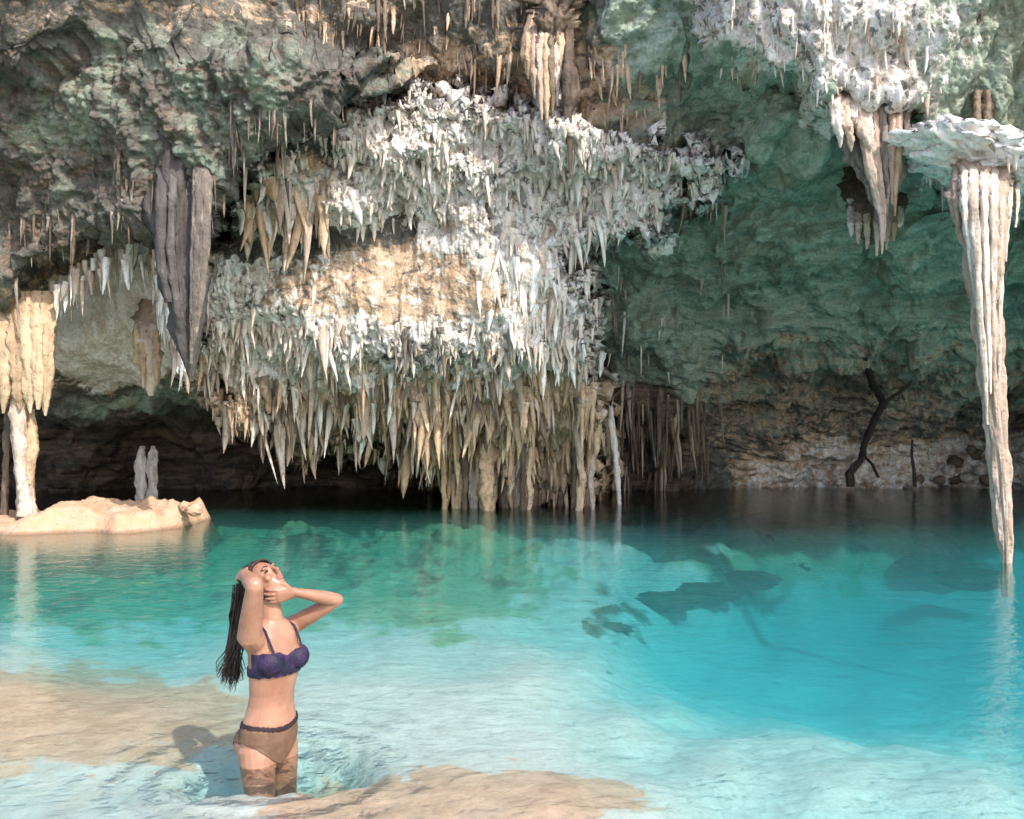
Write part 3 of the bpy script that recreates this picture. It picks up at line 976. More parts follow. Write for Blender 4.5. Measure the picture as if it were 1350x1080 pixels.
# the long right hand column down to the water
JD = 9.9
JY = HY + 1200 * CAM_H / JD
t = empty('stalactite_column', V3(1326, JY, JD))
tag(t, 'long pale column tapering from the upper right shelf down to the water', 'stalactite column')
put('shaft', spine_mesh('shaft', px_spine([(1296, 185, JD + 1.0, 34, .6), (1294, 220, JD + .35, 38, .6), (1293, 258, JD, 36, .6), (1296, 300, JD, 30, .7), (1298, 360, JD, 26), (1301, 420, JD, 19), (1306, 480, JD, 16), (1311, 540, JD, 14), (1317, 600, JD, 12.5), (1322, 660, JD, 12), (1325, 710, JD, 10), (1326, JY - 10, JD, 7), (1327, JY + 45, JD, 5)]), 26, .13, 151, 7, .11), M_PINK, t)
for k, (xa, xb, w, y1, dy) in enumerate([(1261, 1264, 6, 312, -.05), (1271, 1289, 6, 440, -.2), (1283, 1299, 7, 560, -.24), (1297, 1304, 6, 520, -.24), (1309, 1309, 6, 460, -.22), (1320, 1316, 5, 620, -.1), (1330, 1326, 5, 345, .05), (1341, 1340, 4, 300, .15)]):
    put('drapery_fold', spine_mesh('drapery_fold', px_spine([(xa, 205, JD + dy + .7, w * .5), (xa, 232, JD + dy + .25, w * 1.1), (xa, 262, JD + dy, w), (xa * .6 + xb * .4, 255 + (y1 - 255) * .4, JD + dy * .9, w * .8), (xb, 255 + (y1 - 255) * .8, JD + dy * .5, w * .5), (xb + (1325 - xb) * .1, y1, JD + dy * .35, 1.5)]), 10, .15, 160 + k), random.choice([M_PINK, M_CREAM, M_PINK]), t)

def slab(name, c, half, ang, seed, mat, parent):
    me = rock_mesh(name, 1.0, seed, (0, 0, 0), 5, half)
    V = np.zeros(len(me.vertices) * 3)
    me.vertices.foreach_get('co', V)
    V = V.reshape(-1, 3)
    V += fbm(V * np.array([5, 5, 9]) + seed, 4, .6, billow=True)[:, None] * np.array([.03, .05, .05])
    ca, sa = math.cos(ang), math.sin(ang)
    V = np.stack([V[:, 0] * ca + V[:, 2] * sa, V[:, 1], -V[:, 0] * sa + V[:, 2] * ca], -1) + np.array(c)
    me.vertices.foreach_set('co', V.astype(np.float32).ravel())
    me.update()
    o = put(name, me, mat, parent)
    return V
sv = slab('shelf', V3(1284, 208, JD + .6), (.80, .60, .22), .30, 77, M_WHITE, t)
its = []
for k in range(70):
    q = sv[random.randrange(len(sv))]
    if q[1] < JD + .6:
        its.append(((q[0], q[1] + .03, q[2] + .02), random.uniform(.014, .034), random.uniform(.07, .2), random.choice([M_WHITE, M_CREAM, M_PINK])))
hang(t, its, 60, .1, 'drip_fringe', 'drip')

# top centre bundle
t = empty('stalactite', V3(725, 60, 11.6))
tag(t, 'bundle of tan and brown stalactites under a dark knob at the top centre', 'stalactite')
put('knob', spine_mesh('knob', px_spine([(735, -30, 13.4, 50, .7), (738, 8, 13.1, 42, .7), (734, 34, 12.95, 30, .7), (728, 62, 12.9, 18, .7), (722, 90, 12.95, 6)]), 20, .2, 181, 5, .3), M_BROWN, t)
for k, (xa, w, y1, mat) in enumerate([(695, 6, 105, M_TAN), (703, 6, 130, M_PINK), (712, 7, 158, M_CREAM), (719, 7, 165, M_TAN), (727, 7, 155, M_BROWN), (733, 6, 140, M_PINK), (690, 5, 90, M_BROWN), (740, 5, 110, M_TAN), (708, 5, 110, M_BROWN)]):
    put('drip', spine_mesh('drip', px_spine([(xa + (725 - xa) * .3, 15, 13.1, w * .6), (xa, 55, 12.85, w), (xa, 75, 12.8, w), (xa + 1, (70 + y1) / 2, 12.8, w * .8), (xa + 2, y1, 12.85, 1.5)]), 10, .15, 190 + k), mat, t)
t = empty('stalactite', V3(750, 90, 11.3))
tag(t, 'dark brown bulging stalactite with a thin drawn-out tip beside the tan bundle', 'stalactite')
put('shaft', spine_mesh('shaft', px_spine([(752, 20, 13.1, 8), (749, 80, 12.75, 7), (752, 100, 12.75, 12), (752, 130, 12.75, 12), (749, 150, 12.75, 6), (751, 185, 12.75, 4), (752, 236, 12.75, 1.5)]), 12, .15, 205), M_BROWN, t)
for xo, y0, y1, w, D, lab, mat in [(503, -10, 60, 9, 12.6, 'small brown stalactite hanging from the tan ceiling at the top, left of centre', M_BROWN),
                                    (653, -10, 55, 7, 13.1, 'slim brown stalactite at the top, just left of the dark knob', M_BROWN),
                                    (1286, -14, 36, 15, 10.5, 'dark brown hanging stub at the top right corner of the green ceiling', M_BROWN),
                                    (1295, 120, 192, 14, 10.6, 'dark stub between the green ceiling and the white shelf on the right', M_BROWN)]:
    t = empty('stalactite', V3(xo, y0, D))
    tag(t, lab, 'stalactite')
    put('shaft', spine_mesh('shaft', px_spine([(xo, y0, D + .2, w), (xo, y0 + (y1 - y0) * .35, D, w * .9), (xo + 1, y0 + (y1 - y0) * .7, D, w * .6), (xo + 1, y1, D, 1.5)]), 12, .15, xo), mat, t)
    for k in range(2):
        put('drip', spine_mesh('drip', px_spine([(xo - w * .5 + k * w, y0, D, w * .4), (xo - w * .5 + k * w, y0 + (y1 - y0) * .5, D - .1, w * .35), (xo - w * .5 + k * w, y0 + (y1 - y0) * (.75 + .1 * k), D - .1, 1)]), 8, .12, xo + 3 + k), mat, t)
# thin white rod and its neighbours on the right of the fringe
for xo, y0, w, lab, mat in [(810, 556, 5, 'thin white rod stalactite reaching the water right of the golden fringe', M_WHITE)]:
    t = empty('stalactite', V3(xo, y0, 17.2))
    tag(t, lab, 'stalactite')
    put('shaft', spine_mesh('shaft', px_spine([(805, 530, 17.3, 3), (806, 560, 17.2, 5), (811, 600, 17.2, 5), (815, 640, 17.2, 3.5), (817, 672, 17.2, 3)]), 9, .1, 207), mat, t)

# small teeth on the cave wall itself
def shell_surf(x, y):
    return shell_point(x, y)
items = []
items += scatter(120, lambda x, y: 1, (775, 505, 940, 610), shell_surf, lambda x, y: random.uniform(.03, .06), lambda x, y: random.uniform(.7, 1.7), lambda x, y: random.choice([M_BROWN, M_BROWN, M_BROWN, M_GREY, M_PINK]))
# hanging strands under the left overhang
def lipdens(x, y):
    yy = np.interp(x, [-60, 20, 70, 130, 205, 285, 300], [408, 392, 345, 300, 285, 315, 300])
    return 1.0 if yy - 110 < y < yy - 4 else 0
items += scatter(75, lipdens, (-40, 190, 330, 400), shell_surf, lambda x, y: random.uniform(.015, .035), lambda x, y: random.uniform(.2, .55), lambda x, y: random.choice([M_BROWN, M_GREY, M_BROWN, M_GREY]))
items += scatter(50, lambda x, y: .9, (300, 130, 560, 235), lambda x, y: shell_point(x, y) if poly_sd(np.array([x]), np.array([y]), A_POLY)[0] > 0 else None, lambda x, y: random.uniform(.015, .03), lambda x, y: random.uniform(.2, .5), lambda x, y: random.choice([M_GREY, M_BROWN, M_GREY]))
# white teeth around the alcove arch
arch = [(72, 384), (100, 358), (135, 338), (170, 328), (210, 326), (216, 380), (228, 425), (245, 480)]
for k in range(150):
    f = random.uniform(0, len(arch) - 1.001)
    a, b = arch[int(f)], arch[int(f) + 1]
    x, y = a[0] + (b[0] - a[0]) * (f % 1) + random.gauss(0, 5), a[1] + (b[1] - a[1]) * (f % 1) + random.uniform(-4, 22)
    D = 13.4 + random.uniform(-.5, .5)
    p = P(x, y - 6, D)
    items.append((p, random.uniform(.03, .06), random.uniform(.25, .6), M_WHITE if random.random() > .25 else M_PINK))
# lips of the right hand ceiling and the shelf, and the brown teeth at the top centre
items += scatter(120, lambda x, y: .8, (945, -20, 1235, 150), lambda x, y: shell_point(x, y) if poly_sd(np.array([x]), np.array([y]), R_POLY)[0] > 3 else None, lambda x, y: random.uniform(.012, .03), lambda x, y: random.uniform(.08, .25), lambda x, y: random.choice([M_WHITE, M_WHITE, M_PINK]))
items += scatter(130, lambda x, y: .8, (1205, 178, 1350, 255), lambda x, y: shell_point(x, y) if poly_sd(np.array([x]), np.array([y]), R_POLY)[0] > 3 else None, lambda x, y: random.uniform(.015, .035), lambda x, y: random.uniform(.1, .3), lambda x, y: random.choice([M_WHITE, M_PINK]))
items += scatter(150, lambda x, y: .8, (600, 60, 900, 160), shell_surf, lambda x, y: random.uniform(.015, .04), lambda x, y: random.uniform(.15, .4), lambda x, y: random.choice([M_GOLD, M_BROWN, M_GOLD, M_PINK]))
items += scatter(70, lambda x, y: .8, (800, 190, 965, 270), shell_surf, lambda x, y: random.uniform(.02, .04), lambda x, y: random.uniform(.15, .45), lambda x, y: random.choice([M_WHITE, M_PINK]))
items += scatter(40, lambda x, y: .8, (790, 300, 960, 480), shell_surf, lambda x, y: random.uniform(.015, .035), lambda x, y: random.uniform(.2, .5), lambda x, y: random.choice([M_WHITE, M_PINK, M_GREY]))
items += scatter(110, lambda x, y: .8, (380, -10, 700, 60), shell_surf, lambda x, y: random.uniform(.015, .035), lambda x, y: random.uniform(.15, .4), lambda x, y: random.choice([M_GOLD, M_BROWN, M_BROWN]))
hang(CAVE, items, 300, .06)

# ------------------------------------------------------------------ rock ledge on the left, boulders, stones, dead branch
def rock_mat():
    t = NT('pink_ledge_rock')
    pos = t.geo.outputs['Position']
    n2 = t.noise(pos, 5, 6, .65, .4)
    n3 = t.noise(pos, 24, 4, .7)
    c = t.mix(t.ramp(n2, .32, .68), (0.55, 0.32, 0.19), (0.47, 0.34, 0.25))
    c = t.mix(t.ramp(n3, .52, .75, 0, .7), c, (0.27, 0.15, 0.085))
    zz = t.n.new('ShaderNodeSeparateXYZ')
    t.link(pos, zz.inputs[0])
    c = t.mix(t.ramp(t.math('ADD', zz.outputs[2], t.math('MULTIPLY', n2, .08)), .05, .10, .65, 0), c, (0.16, 0.105, 0.07))
    t.bump(t.math('ADD', n2, t.math('MULTIPLY', n3, .5)), .8, .06)
    return t.finish(c, .85, .25)
M_LEDGE = rock_mat()

def build_ledge():
    t = empty('rock_ledge', V3(120, 700, 12.8))
    t.location.z = -.5
    tag(t, 'low pinkish orange rock ledge rising out of the water on the left', 'rock ledge')
    xs = np.linspace(-12.5, -4.2, 230)
    ys = np.linspace(11.0, 16.0, 130)
    X, Y = np.meshgrid(xs, ys, indexing='ij')
    px = HX + 1200 * X / 13.2
    front = 11.9 + fbm(np.stack([X * .7, 0 * X, 0 * X + 2], -1), 3) * .45 + 1.2 * sstep(-5.6, -4.5, X)
    h = np.interp(px, [-500, 0, 50, 66, 82, 160, 210, 240, 262, 272], [.20, .17, .15, .27, .35, .31, .23, .34, .28, -.3])
    prof = sstep(front, front + .9, Y) * (1 - sstep(14.3, 15.6, Y)) * (1 - sstep(-4.95, -4.55, X))
    Z = -.62 + (h + .62) * prof
    Gp = np.stack([X, Y, Z], -1)
    Z = Z + fbm(Gp * np.array([1.2, 2.2, 1]), 4, .55, billow=True) * .055 * (.3 + prof) + fbm(Gp * 7, 4, .6, billow=True) * .022
    V = np.stack([X, Y, Z], -1)
    me = mesh_np('slab', V.reshape(-1, 3), grid_faces(*X.shape))
    put('slab', me, M_LEDGE, t)
    for k, (x, y, D, r) in enumerate([(244, 668, 13.4, .09), (256, 672, 13.3, .11)]):
        put('knob', rock_mesh('knob', r, 300 + k, V3(x, y, D)), M_LEDGE, t)

build_ledge()

M_SUNK = calcite_material('algae_dark_boulder', (0.03, 0.05, 0.035), (0.07, 0.10, 0.06), (0.015, 0.02, 0.018), .9)
sunk = [(880, 790, .34, 'large dark boulder under water left of the turquoise hole, nearest the white shallows'), (930, 778, .38, 'dark sunken boulder in the middle of the rock line over the turquoise hole'),
        (985, 762, .36, 'dark sunken boulder at the right end of the rock line over the turquoise hole'), (905, 757, .26, 'smaller sunken boulder behind the rock line over the turquoise hole'),
        (1035, 745, .30, 'dark sunken slab below the beige bank on the right'), (1235, 742, .50, 'broad dark sunken boulder beside the long right column, left of it'),
        (1282, 760, .42, 'dark sunken boulder close beside the long right column'), (800, 828, .22, 'small dark rock under water at the edge of the white shallows'),
        (330, 712, .34, 'dark green sunken rock beyond the right end of the pink ledge'), (450, 700, .30, 'dark green sunken rock in front of the dark recess'),
        (205, 745, .26, 'dark sunken rock in the green water below the pink ledge')]
for k, (x, y, r, lab) in enumerate(sunk):
    D = 1200 * 1.5 / (y - HY) * 1.42
    X = (x - HX) / FOC * D
    z = CAM_H - (y - HY) / FOC * D
    o = link('boulder', rock_mesh('boulder', r * .55, 400 + k, (0, 0, 0), 4, (1.9, 1.3, .55)), M_SUNK)
    o.location = (X, D, z - r * .1)
    tag(o, lab, 'boulder', 'sunken boulders in the pool')

M_STONE_L = calcite_material('pale_stone', (0.62, 0.55, 0.50), (0.38, 0.32, 0.28), (0.15, 0.12, 0.10))
def bank_at(x, y):
    return shell_point(x, y)
stones = [(1232, 632, 8, 0), (1248, 620, 9, 1), (1262, 612, 10, 0), (1270, 628, 9, 1), (1285, 600, 9, 0), (1290, 618, 9, 1), (1212, 630, 8, 0), (1300, 632, 9, 0), (1242, 636, 6, 1), (1255, 632, 7, 0), (1188, 634, 7, 1), (1278, 590, 7, 0)]
ad = ['dark', 'pale']
names = ['at the left end of the rubble on the bank', 'in the middle of the rubble above the waterline', 'dark on top of the rubble heap', 'low in the rubble right of the middle', 'high in the rubble near the long column', 'in the rubble right below the high dark stone',
         'small and alone left of the rubble', 'lowest on the right side of the rubble', 'tiny at the waterline below the rubble', 'wedged low in the centre of the rubble', 'alone on the bank near the dead branch', 'topmost on the rubble slope']
for k, (x, y, w, pale) in enumerate(stones):
    p = bank_at(x, y)
    r = w / FOC * p[1]
    o = link('stone', rock_mesh('stone', r, 500 + k, (0, 0, 0), 2, (1, .9, .8)), M_STONE_L if pale else M_BROWN)
    o.location = (p[0], p[1] - r * .5, p[2])
    tag(o, ('pale grey stone ' if pale else 'dark stone ') + names[k].replace('dark ', ''), 'stone', 'rubble stones on the right bank')

def bough(rows, seed):
    pts = [(V3(x, y, D), w / FOC * D) for x, y, D, w in rows]
    return spine_mesh('branch', pts, 8, .10, seed, 3, .08)
M_WOOD = calcite_material('dead_wood', (0.035, 0.026, 0.022), (0.07, 0.05, 0.04), (0.02, 0.016, 0.014))
t = empty('dead_branch', V3(1122, 640, 20.9))
tag(t, 'dark forked dead branch leaning from the water against the beige bank', 'branch')
put('limb', bough([(1122, 642, 20.9, 5), (1120, 625, 20.9, 6), (1136, 606, 20.8, 5), (1140, 585, 20.6, 4.5), (1152, 555, 20.2, 5), (1166, 530, 19.6, 6)], 1), M_WOOD, t)
put('limb', bough([(1166, 530, 19.6, 6), (1150, 505, 19.1, 5.5), (1142, 480, 18.6, 4), (1138, 455, 18.2, 2.5)], 2), M_WOOD, t)
put('limb', bough([(1166, 530, 19.6, 4.5), (1185, 518, 19.3, 4), (1205, 500, 19.0, 3), (1216, 470, 18.6, 2)], 3), M_WOOD, t)
put('twig', bough([(1138, 600, 20.7, 3), (1150, 612, 20.8, 2.5), (1158, 630, 20.9, 2)], 4), M_WOOD, t)
put('twig', bough([(1120, 625, 20.9, 3), (1124, 612, 20.8, 2.5), (1135, 604, 20.7, 2)], 5), M_WOOD, t)
t = empty('dead_branch', V3(1204, 640, 21.2))
tag(t, 'thin dark twig standing at the waterline between the forked branch and the rubble', 'branch')
put('limb', bough([(1206, 642, 21.2, 2.5), (1205, 620, 21.1, 2.2), (1202, 600, 21.0, 2), (1203, 580, 20.9, 1.5)], 6), M_WOOD, t)

# ------------------------------------------------------------------ the woman
WD = 4.1
WX = (354 - HX) / FOC * WD
WF = np.array([.80, -.60, 0.0])
WL = np.array([.60, .80, 0.0])
WU = np.array([0, 0, 1.0])
W0 = np.array([WX, WD, 0.0])
def wp(px, py, dy=0.0):
    return P(px, py, WD + dy)

def nrm(v):
    v = np.asarray(v, float)
    return v / (np.linalg.norm(v) + 1e-9)

class Parts:
    def __init__(self):
        self.V, self.F, self.n = [], [], 0
    def add(self, V, F):
        self.V += [tuple(v) for v in V]
        self.F += [tuple(i + self.n for i in f) for f in F]
        self.n += len(V)
    def loft(self, rings, sides=20):
        """rings: (centre, axis a, axis b, ra, rb)"""
        V, F = [], []
        for c, a, b, ra, rb in rings:
            for s in range(sides):
                t = 2 * math.pi * s / sides
                V.append(np.asarray(c) + np.asarray(a) * ra * math.cos(t) + np.asarray(b) * rb * math.sin(t))
        k = len(rings)
        for i in range(k - 1):
            for s in range(sides):
                F.append((i * sides + s, i * sides + (s + 1) % sides, (i + 1) * sides + (s + 1) % sides, (i + 1) * sides + s))
        V.append(rings[0][0]); V.append(rings[-1][0])
        for s in range(sides):
            F.append((k * sides, (s + 1) % sides, s))
            F.append((k * sides + 1, (k - 1) * sides + s, (k - 1) * sides + (s + 1) % sides))
        self.add(V, F)
    def tube(self, pts, sides=14, flat=1.0, axis=None):
        """pts: (centre, radius); rounded ends"""
        C = [np.asarray(p[0], float) for p in pts]
        R = [p[1] for p in pts]
        rings = []
        d0, d1 = nrm(C[0] - C[1]), nrm(C[-1] - C[-2])
        ref = np.asarray(axis, float) if axis is not None else np.array([.3, .2, .93])
        def frame(d):
            a = ref - d * np.dot(ref, d)
            if np.linalg.norm(a) < .15:
                a = np.cross(d, [1, .1, 0])
            a = nrm(a)
            return a, np.cross(d, a)
        for i in range(len(C)):
            d = nrm(C[min(i + 1, len(C) - 1)] - C[max(i - 1, 0)])
            a, b = frame(d)
            if i == 0:
                for q in (.25, .7):
                    rings.append((C[0] + d0 * R[0] * math.sqrt(1 - q * q) * .9, a, b, R[0] * q, R[0] * q * flat))
            rings.append((C[i], a, b, R[i], R[i] * flat))
            if i == len(C) - 1:
                for q in (.7, .25):
                    rings.append((C[-1] + d1 * R[-1] * math.sqrt(1 - q * q) * .9, a, b, R[-1] * q, R[-1] * q * flat))
        self.loft(rings, sides)
    def ball(self, c, axes, radii, sides=18):
        a, b, u = [np.asarray(x, float) for x in axes]
        rings = []
        for k in range(1, 12):
            t = math.pi * k / 12
            rings.append((np.asarray(c) - u * radii[2] * math.cos(t), a, b, radii[0] * math.sin(t), radii[1] * math.sin(t)))
        self.loft(rings, sides)

def voxel(parts, size, smooth=4):
    me = bpy.data.meshes.new('tmp')
    me.from_pydata(parts.V, [], parts.F)
    o = bpy.data.objects.new('tmp', me)
    COL.objects.link(o)
    m = o.modifiers.new('r', 'REMESH')
    m.mode = 'VOXEL'
    m.voxel_size = size
    m.use_smooth_shade = True
    if smooth:
        m = o.modifiers.new('s', 'SMOOTH')
        m.factor = .5
        m.iterations = smooth
    dg = bpy.context.evaluated_depsgraph_get()
    dg.update()
    r = bpy.data.meshes.new_from_object(o.evaluated_get(dg))
    bpy.data.objects.remove(o)
    return r

def hand(B, wrist, d, side, palm_n, s=1.0, curl=.5, thumb=1, spread=.16):
    """palm from the wrist along d; side points to the index finger; palm_n is where the palm faces"""
    d = nrm(d)
    side = nrm(side - d * np.dot(side, d))
    n = np.cross(d, side)
    if np.dot(n, palm_n) < 0:
        n = -n
    w = np.asarray(wrist)
    L = .085 * s
    B.loft([(w - d * .01 * s, side, n, .024 * s, .018 * s), (w + d * .02 * s, side, n, .031 * s, .016 * s), (w + d * .055 * s, side, n, .039 * s, .014 * s), (w + d * L, side, n, .038 * s, .012 * s), (w + d * (L + .008 * s), side, n, .03 * s, .008 * s)], 16)
    for k, (off, ln) in enumerate([(.029, .070), (.010, .078), (-.009, .073), (-.027, .058)]):
        base = w + d * (L - .012 * s) + side * off * s
        dd = nrm(d + side * (off * spread * 20))
        p = [base]
        a = curl * .35
        for q in (.45, .32, .23):
            v = dd * math.cos(a) + n * math.sin(a)
            p.append(p[-1] + v * ln * q * s)
            a += curl
        B.tube([(p[0], .0088 * s), (p[1], .0085 * s), (p[2], .0078 * s), (p[3], .0065 * s)], 8)
    b = w + d * .025 * s + side * .024 * s
    v1 = nrm(d * .6 + side * .75 * thumb + n * .25)
    v2 = nrm(d * .85 + side * .25 * thumb + n * .45)
    B.tube([(b, .013 * s), (b + v1 * .034 * s, .0105 * s), (b + v1 * .034 * s + v2 * .032 * s, .0085 * s), (b + v1 * .034 * s + v2 * .054 * s, .007 * s)], 8)

def torso_c(z):
    px = np.interp(z, [0, .12, .29, .42, .6], [353, 354, 358.5, 361, 359])
    f = np.interp(z, [0, .12, .29, .45, .6], [0, 0, .0, .012, -.005])
    return np.array([(px - HX) / FOC * WD, WD, z]) + WF * f

def build_woman():
    B = Parts()
    tz = [(-.02, .10, .085), (.04, .128, .092), (.10, .142, .098), (.15, .139, .094), (.20, .126, .086), (.25, .113, .080), (.30, .110, .079), (.35, .117, .083), (.41, .128, .090),
          (.47, .130, .088), (.52, .134, .084), (.56, .134, .078), (.59, .112, .064), (.615, .075, .052), (.63, .05, .045)]
    B.loft([(torso_c(z), WL, WF, a, b) for z, a, b in tz], 28)
    for s in (-1, 1):
        c = torso_c(.455) + WL * .070 * s + WF * .058
        B.ball(c, (WL, WF, WU), (.055, .054, .053))
        B.ball(torso_c(.075) + WL * .066 * s - WF * .042, (WL, WF, WU), (.072, .072, .082))
    # neck and head, tilted back to look up
    f = nrm([.60, -.36, .71])
    u = nrm(np.array([-.62, .10, .78]) - f * np.dot([-.62, .10, .78], f))
    r = np.cross(f, u)
    hc = wp(346, 765.5, 0.0)
    B.tube([(torso_c(.57), .060), (torso_c(.62) + np.array([0, 0, .0]), .052), (wp(356, 797), .047), (wp(351, 782), .047)], 16)
    B.ball(hc, (r, f, u), (.066, .083, .085))
    B.ball(hc + f * .020 - u * .045, (r, f, u), (.054, .060, .062))
    B.ball(hc + f * .062 - u * .082, (r, f, u), (.022, .020, .020))
    B.ball(hc + f * .045 - u * .055, (r, f, u), (.040, .036, .050))
    for s in (-1, 1):
        B.ball(hc + f * .058 - u * .022 + r * .034 * s, (r, f, u), (.020, .018, .020))
        B.ball(hc + f * .076 + u * .018 + r * .026 * s, (r, f, u), (.020, .008, .007))
        B.ball(hc - f * .005 - u * .012 + r * .068 * s, (r, f, u), (.008, .018, .028))
    B.tube([(hc + f * .080 + u * .014, .007), (hc + f * .094 - u * .006, .009), (hc + f * .104 - u * .022, .0105), (hc + f * .092 - u * .028, .010)], 8)
    B.ball(hc + f * .084 - u * .050, (r, f, u), (.020, .008, .006))
    B.ball(hc + f * .081 - u * .060, (r, f, u), (.017, .009, .007))
    # right arm: folded up, hand gripping the hair
    sh, el, wr = wp(329, 838, -.13), wp(336, 772, -.24), wp(322, 757, -.085)
    B.tube([(torso_c(.53) - WL * .09, .055), (sh, .055), (sh * .7 + el * .3, .050), (sh * .4 + el * .6, .044), (el, .036)], 16)
    B.tube([(el, .036), (el * .7 + wr * .3, .038), (el * .35 + wr * .65, .031), (wr, .023)], 14)
    hand(B, wr, wp(316, 756, .0) - wr, np.array([.75, .1, .75]), np.array([.8, .2, -.5]), .92, .55, 1)
    # left arm: elbow out to the right, hand at the jaw
    sh, el, wr = wp(383, 826, .12), wp(445, 791, .10), wp(389, 781, -.02)
    B.tube([(torso_c(.54) + WL * .08, .054), (sh, .046), (sh * .65 + el * .35, .040), (sh * .3 + el * .7, .035), (el, .029)], 16)
    B.tube([(el, .029), (el * .7 + wr * .3, .032), (el * .35 + wr * .65, .026), (wr, .020)], 14)
    hand(B, wr, wp(366, 786, -.06) - wr, np.array([.1, -.2, 1.0]), np.array([-.3, .9, 0]), .92, .35, 1)
    # legs under water
    bz = -.68
    for s, kf in ((-1, .10), (1, .02)):
        hip = torso_c(.03) + WL * .070 * s
        knee = torso_c(0) + WL * .080 * s + WF * kf - WU * .36
        ank = torso_c(0) + WL * .085 * s + WF * (kf * .2 - .03) + WU * (bz + .075)
        B.tube([(hip + WU * .03, .078), (hip - WU * .06 + WF * kf * .2, .076), (hip * .6 + knee * .4, .066), (hip * .25 + knee * .75, .056), (knee, .050)], 18)
        B.tube([(knee, .050), (knee * .7 + ank * .3 - WF * .012, .053), (knee * .4 + ank * .6 - WF * .006, .040), (ank, .030)], 14)
        B.tube([(ank - WF * .03 - WU * .035, .032), (ank + WF * .05 - WU * .03, .033), (ank + WF * .12 - WU * .045, .030), (ank + WF * .17 - WU * .052, .020)], 10, .75)
    body = voxel(B, .0040, 3)
    for p in body.polygons:
        p.use_smooth = True
    t = NT('skin')
    pos = t.geo.outputs['Position']
    n1 = t.noise(pos, 9, 4, .6)
    n2 = t.noise(pos, 60, 3, .6)
    n3 = t.noise(pos, 26, 4, .6)
    sk = t.mix(t.ramp(n1, .35, .65), (0.37, 0.19, 0.12), (0.28, 0.135, 0.082))
    sk = t.mix(t.ramp(n3, .5, .75, 0, .4), sk, (0.31, 0.125, 0.085))
    t.bump(n2, .12, .004)
    t.bsdf.inputs['Subsurface Weight'].default_value = .12
    t.bsdf.inputs['Subsurface Radius'].default_value = (.02, .008, .004)
    t.bsdf.inputs['Subsurface Scale'].default_value = .5
    skin = t.finish(sk, t.ramp(n3, .3, .7, .28, .5), .5)
    t = NT('dark_hair')
    pos = t.geo.outputs['Position']
    n1 = t.noise(t.map((40, 40, 3)), 4, 3, .6)
    t.bump(n1, .6, .01)
    hairm = t.finish(t.mix(t.ramp(n1, .35, .65), (0.012, 0.008, 0.007), (0.055, 0.03, 0.022)), .42, .5)
    t = NT('navy_lace_fabric')
    pos = t.geo.outputs['Position']
    n1 = t.voro(pos, 90)
    n2 = t.noise(pos, 12, 3)
    t.bump(n1, .5, .004)
    navy = t.finish(t.mix(t.ramp(n2, .4, .6), (0.012, 0.009, 0.028), (0.034, 0.018, 0.058)), .6, .3)
    t = NT('dark_band_fabric')
    t.bump(t.voro(t.geo.outputs['Position'], 110), .4, .003)
    dark = t.finish((0.022, 0.012, 0.014), .6, .3)
    t = NT('shade_brown_fabric')  # brown imitates skin tone in shade below the waistband
    t.bump(t.voro(t.geo.outputs['Position'], 120), .3, .003)
    brown = t.finish(t.mix(t.ramp(t.noise(t.geo.outputs['Position'], 14), .4, .6), (0.15, 0.085, 0.05), (0.12, 0.066, 0.04)), .7, .3)
    t = NT('lips')
    lipm = t.finish((0.42, 0.13, 0.12), .4, .5)
    t = NT('eye_dark')
    eyem = t.finish((0.02, 0.014, 0.012), .3, .5)

    g = empty('person', (WX, WD, bz))
    tag(g, 'woman in a navy bikini standing thigh deep in water, hands raised to her head', 'person')
    put('body', body, skin, g)

    nv = len(body.vertices)
    co = np.zeros(nv * 3)
    body.vertices.foreach_get('co', co)
    co = co.reshape(-1, 3)
    no = np.zeros(nv * 3)
    body.vertices.foreach_get('normal', no)
    no = no.reshape(-1, 3)
    quads = [list(p.vertices) for p in body.polygons]
    z = co[:, 2]
    cx = np.array([np.interp(z, [0, .12, .29, .42, .6], [353, 354, 358.5, 361, 359])]).T
    cen = np.concatenate([(cx - HX) / FOC * WD, np.full((nv, 1), WD), z[:, None]], 1)
    rel = co - cen
    l, ff = rel @ WL, rel @ WF
    def garment(name, test, mat, off, lump=0.0, parent=g):
        ok = test
        fs = [q for q in quads if all(ok[i] for i in q)]
        used = sorted({i for q in fs for i in q})
        ix = {v: k for k, v in enumerate(used)}
        base = co[used]
        nn = no[used]
        o1 = base + nn * (off + (lump * fbm(base * 60, 2) if lump else 0) if not lump else (off + lump * fbm(base * 40, 2))[:, None])
        o0 = base - nn * .003
        m = len(used)
        F = [[ix[i] for i in q] for q in fs]
        cnt = {}
        for q in F:
            for a, b in zip(q, q[1:] + q[:1]):
                cnt[(a, b)] = 1
        side = [(b, a, a + m, b + m) for (a, b) in cnt if (b, a) not in cnt]
        FF = F + [[i + m for i in q[::-1]] for q in F] + [list(s) for s in side]
        me = bpy.data.meshes.new(name)
        me.from_pydata(np.concatenate([o1, o0]).tolist(), [], FF)
        for p in me.polygons:
            p.use_smooth = True
        return put(name, me, mat, parent)
    # top: two cups, band, scalloped lower edge
    scal = .006 * np.abs(np.sin(l * 95))
    up_edge = .497 - .35 * np.clip(.055 - np.abs(l), 0, 1) - .05 * np.clip(np.abs(l) - .09, 0, 1)
    cups = (ff > .015) & (z < up_edge) & (z > .392 - scal) & (np.abs(l) < .15)
    band = (z > .392 - scal) & (z < .428) & (ff <= .03) & (np.abs(l) < .2) & (ff > -.2)
    garment('bikini_top', cups | band, navy, .0065)
    tilt = .012 * np.cos(np.clip(l / .16, -1, 1) * 3.1)
    hb = (z > .152 - tilt) & (z < .174 - tilt) & (np.abs(l) < .25)
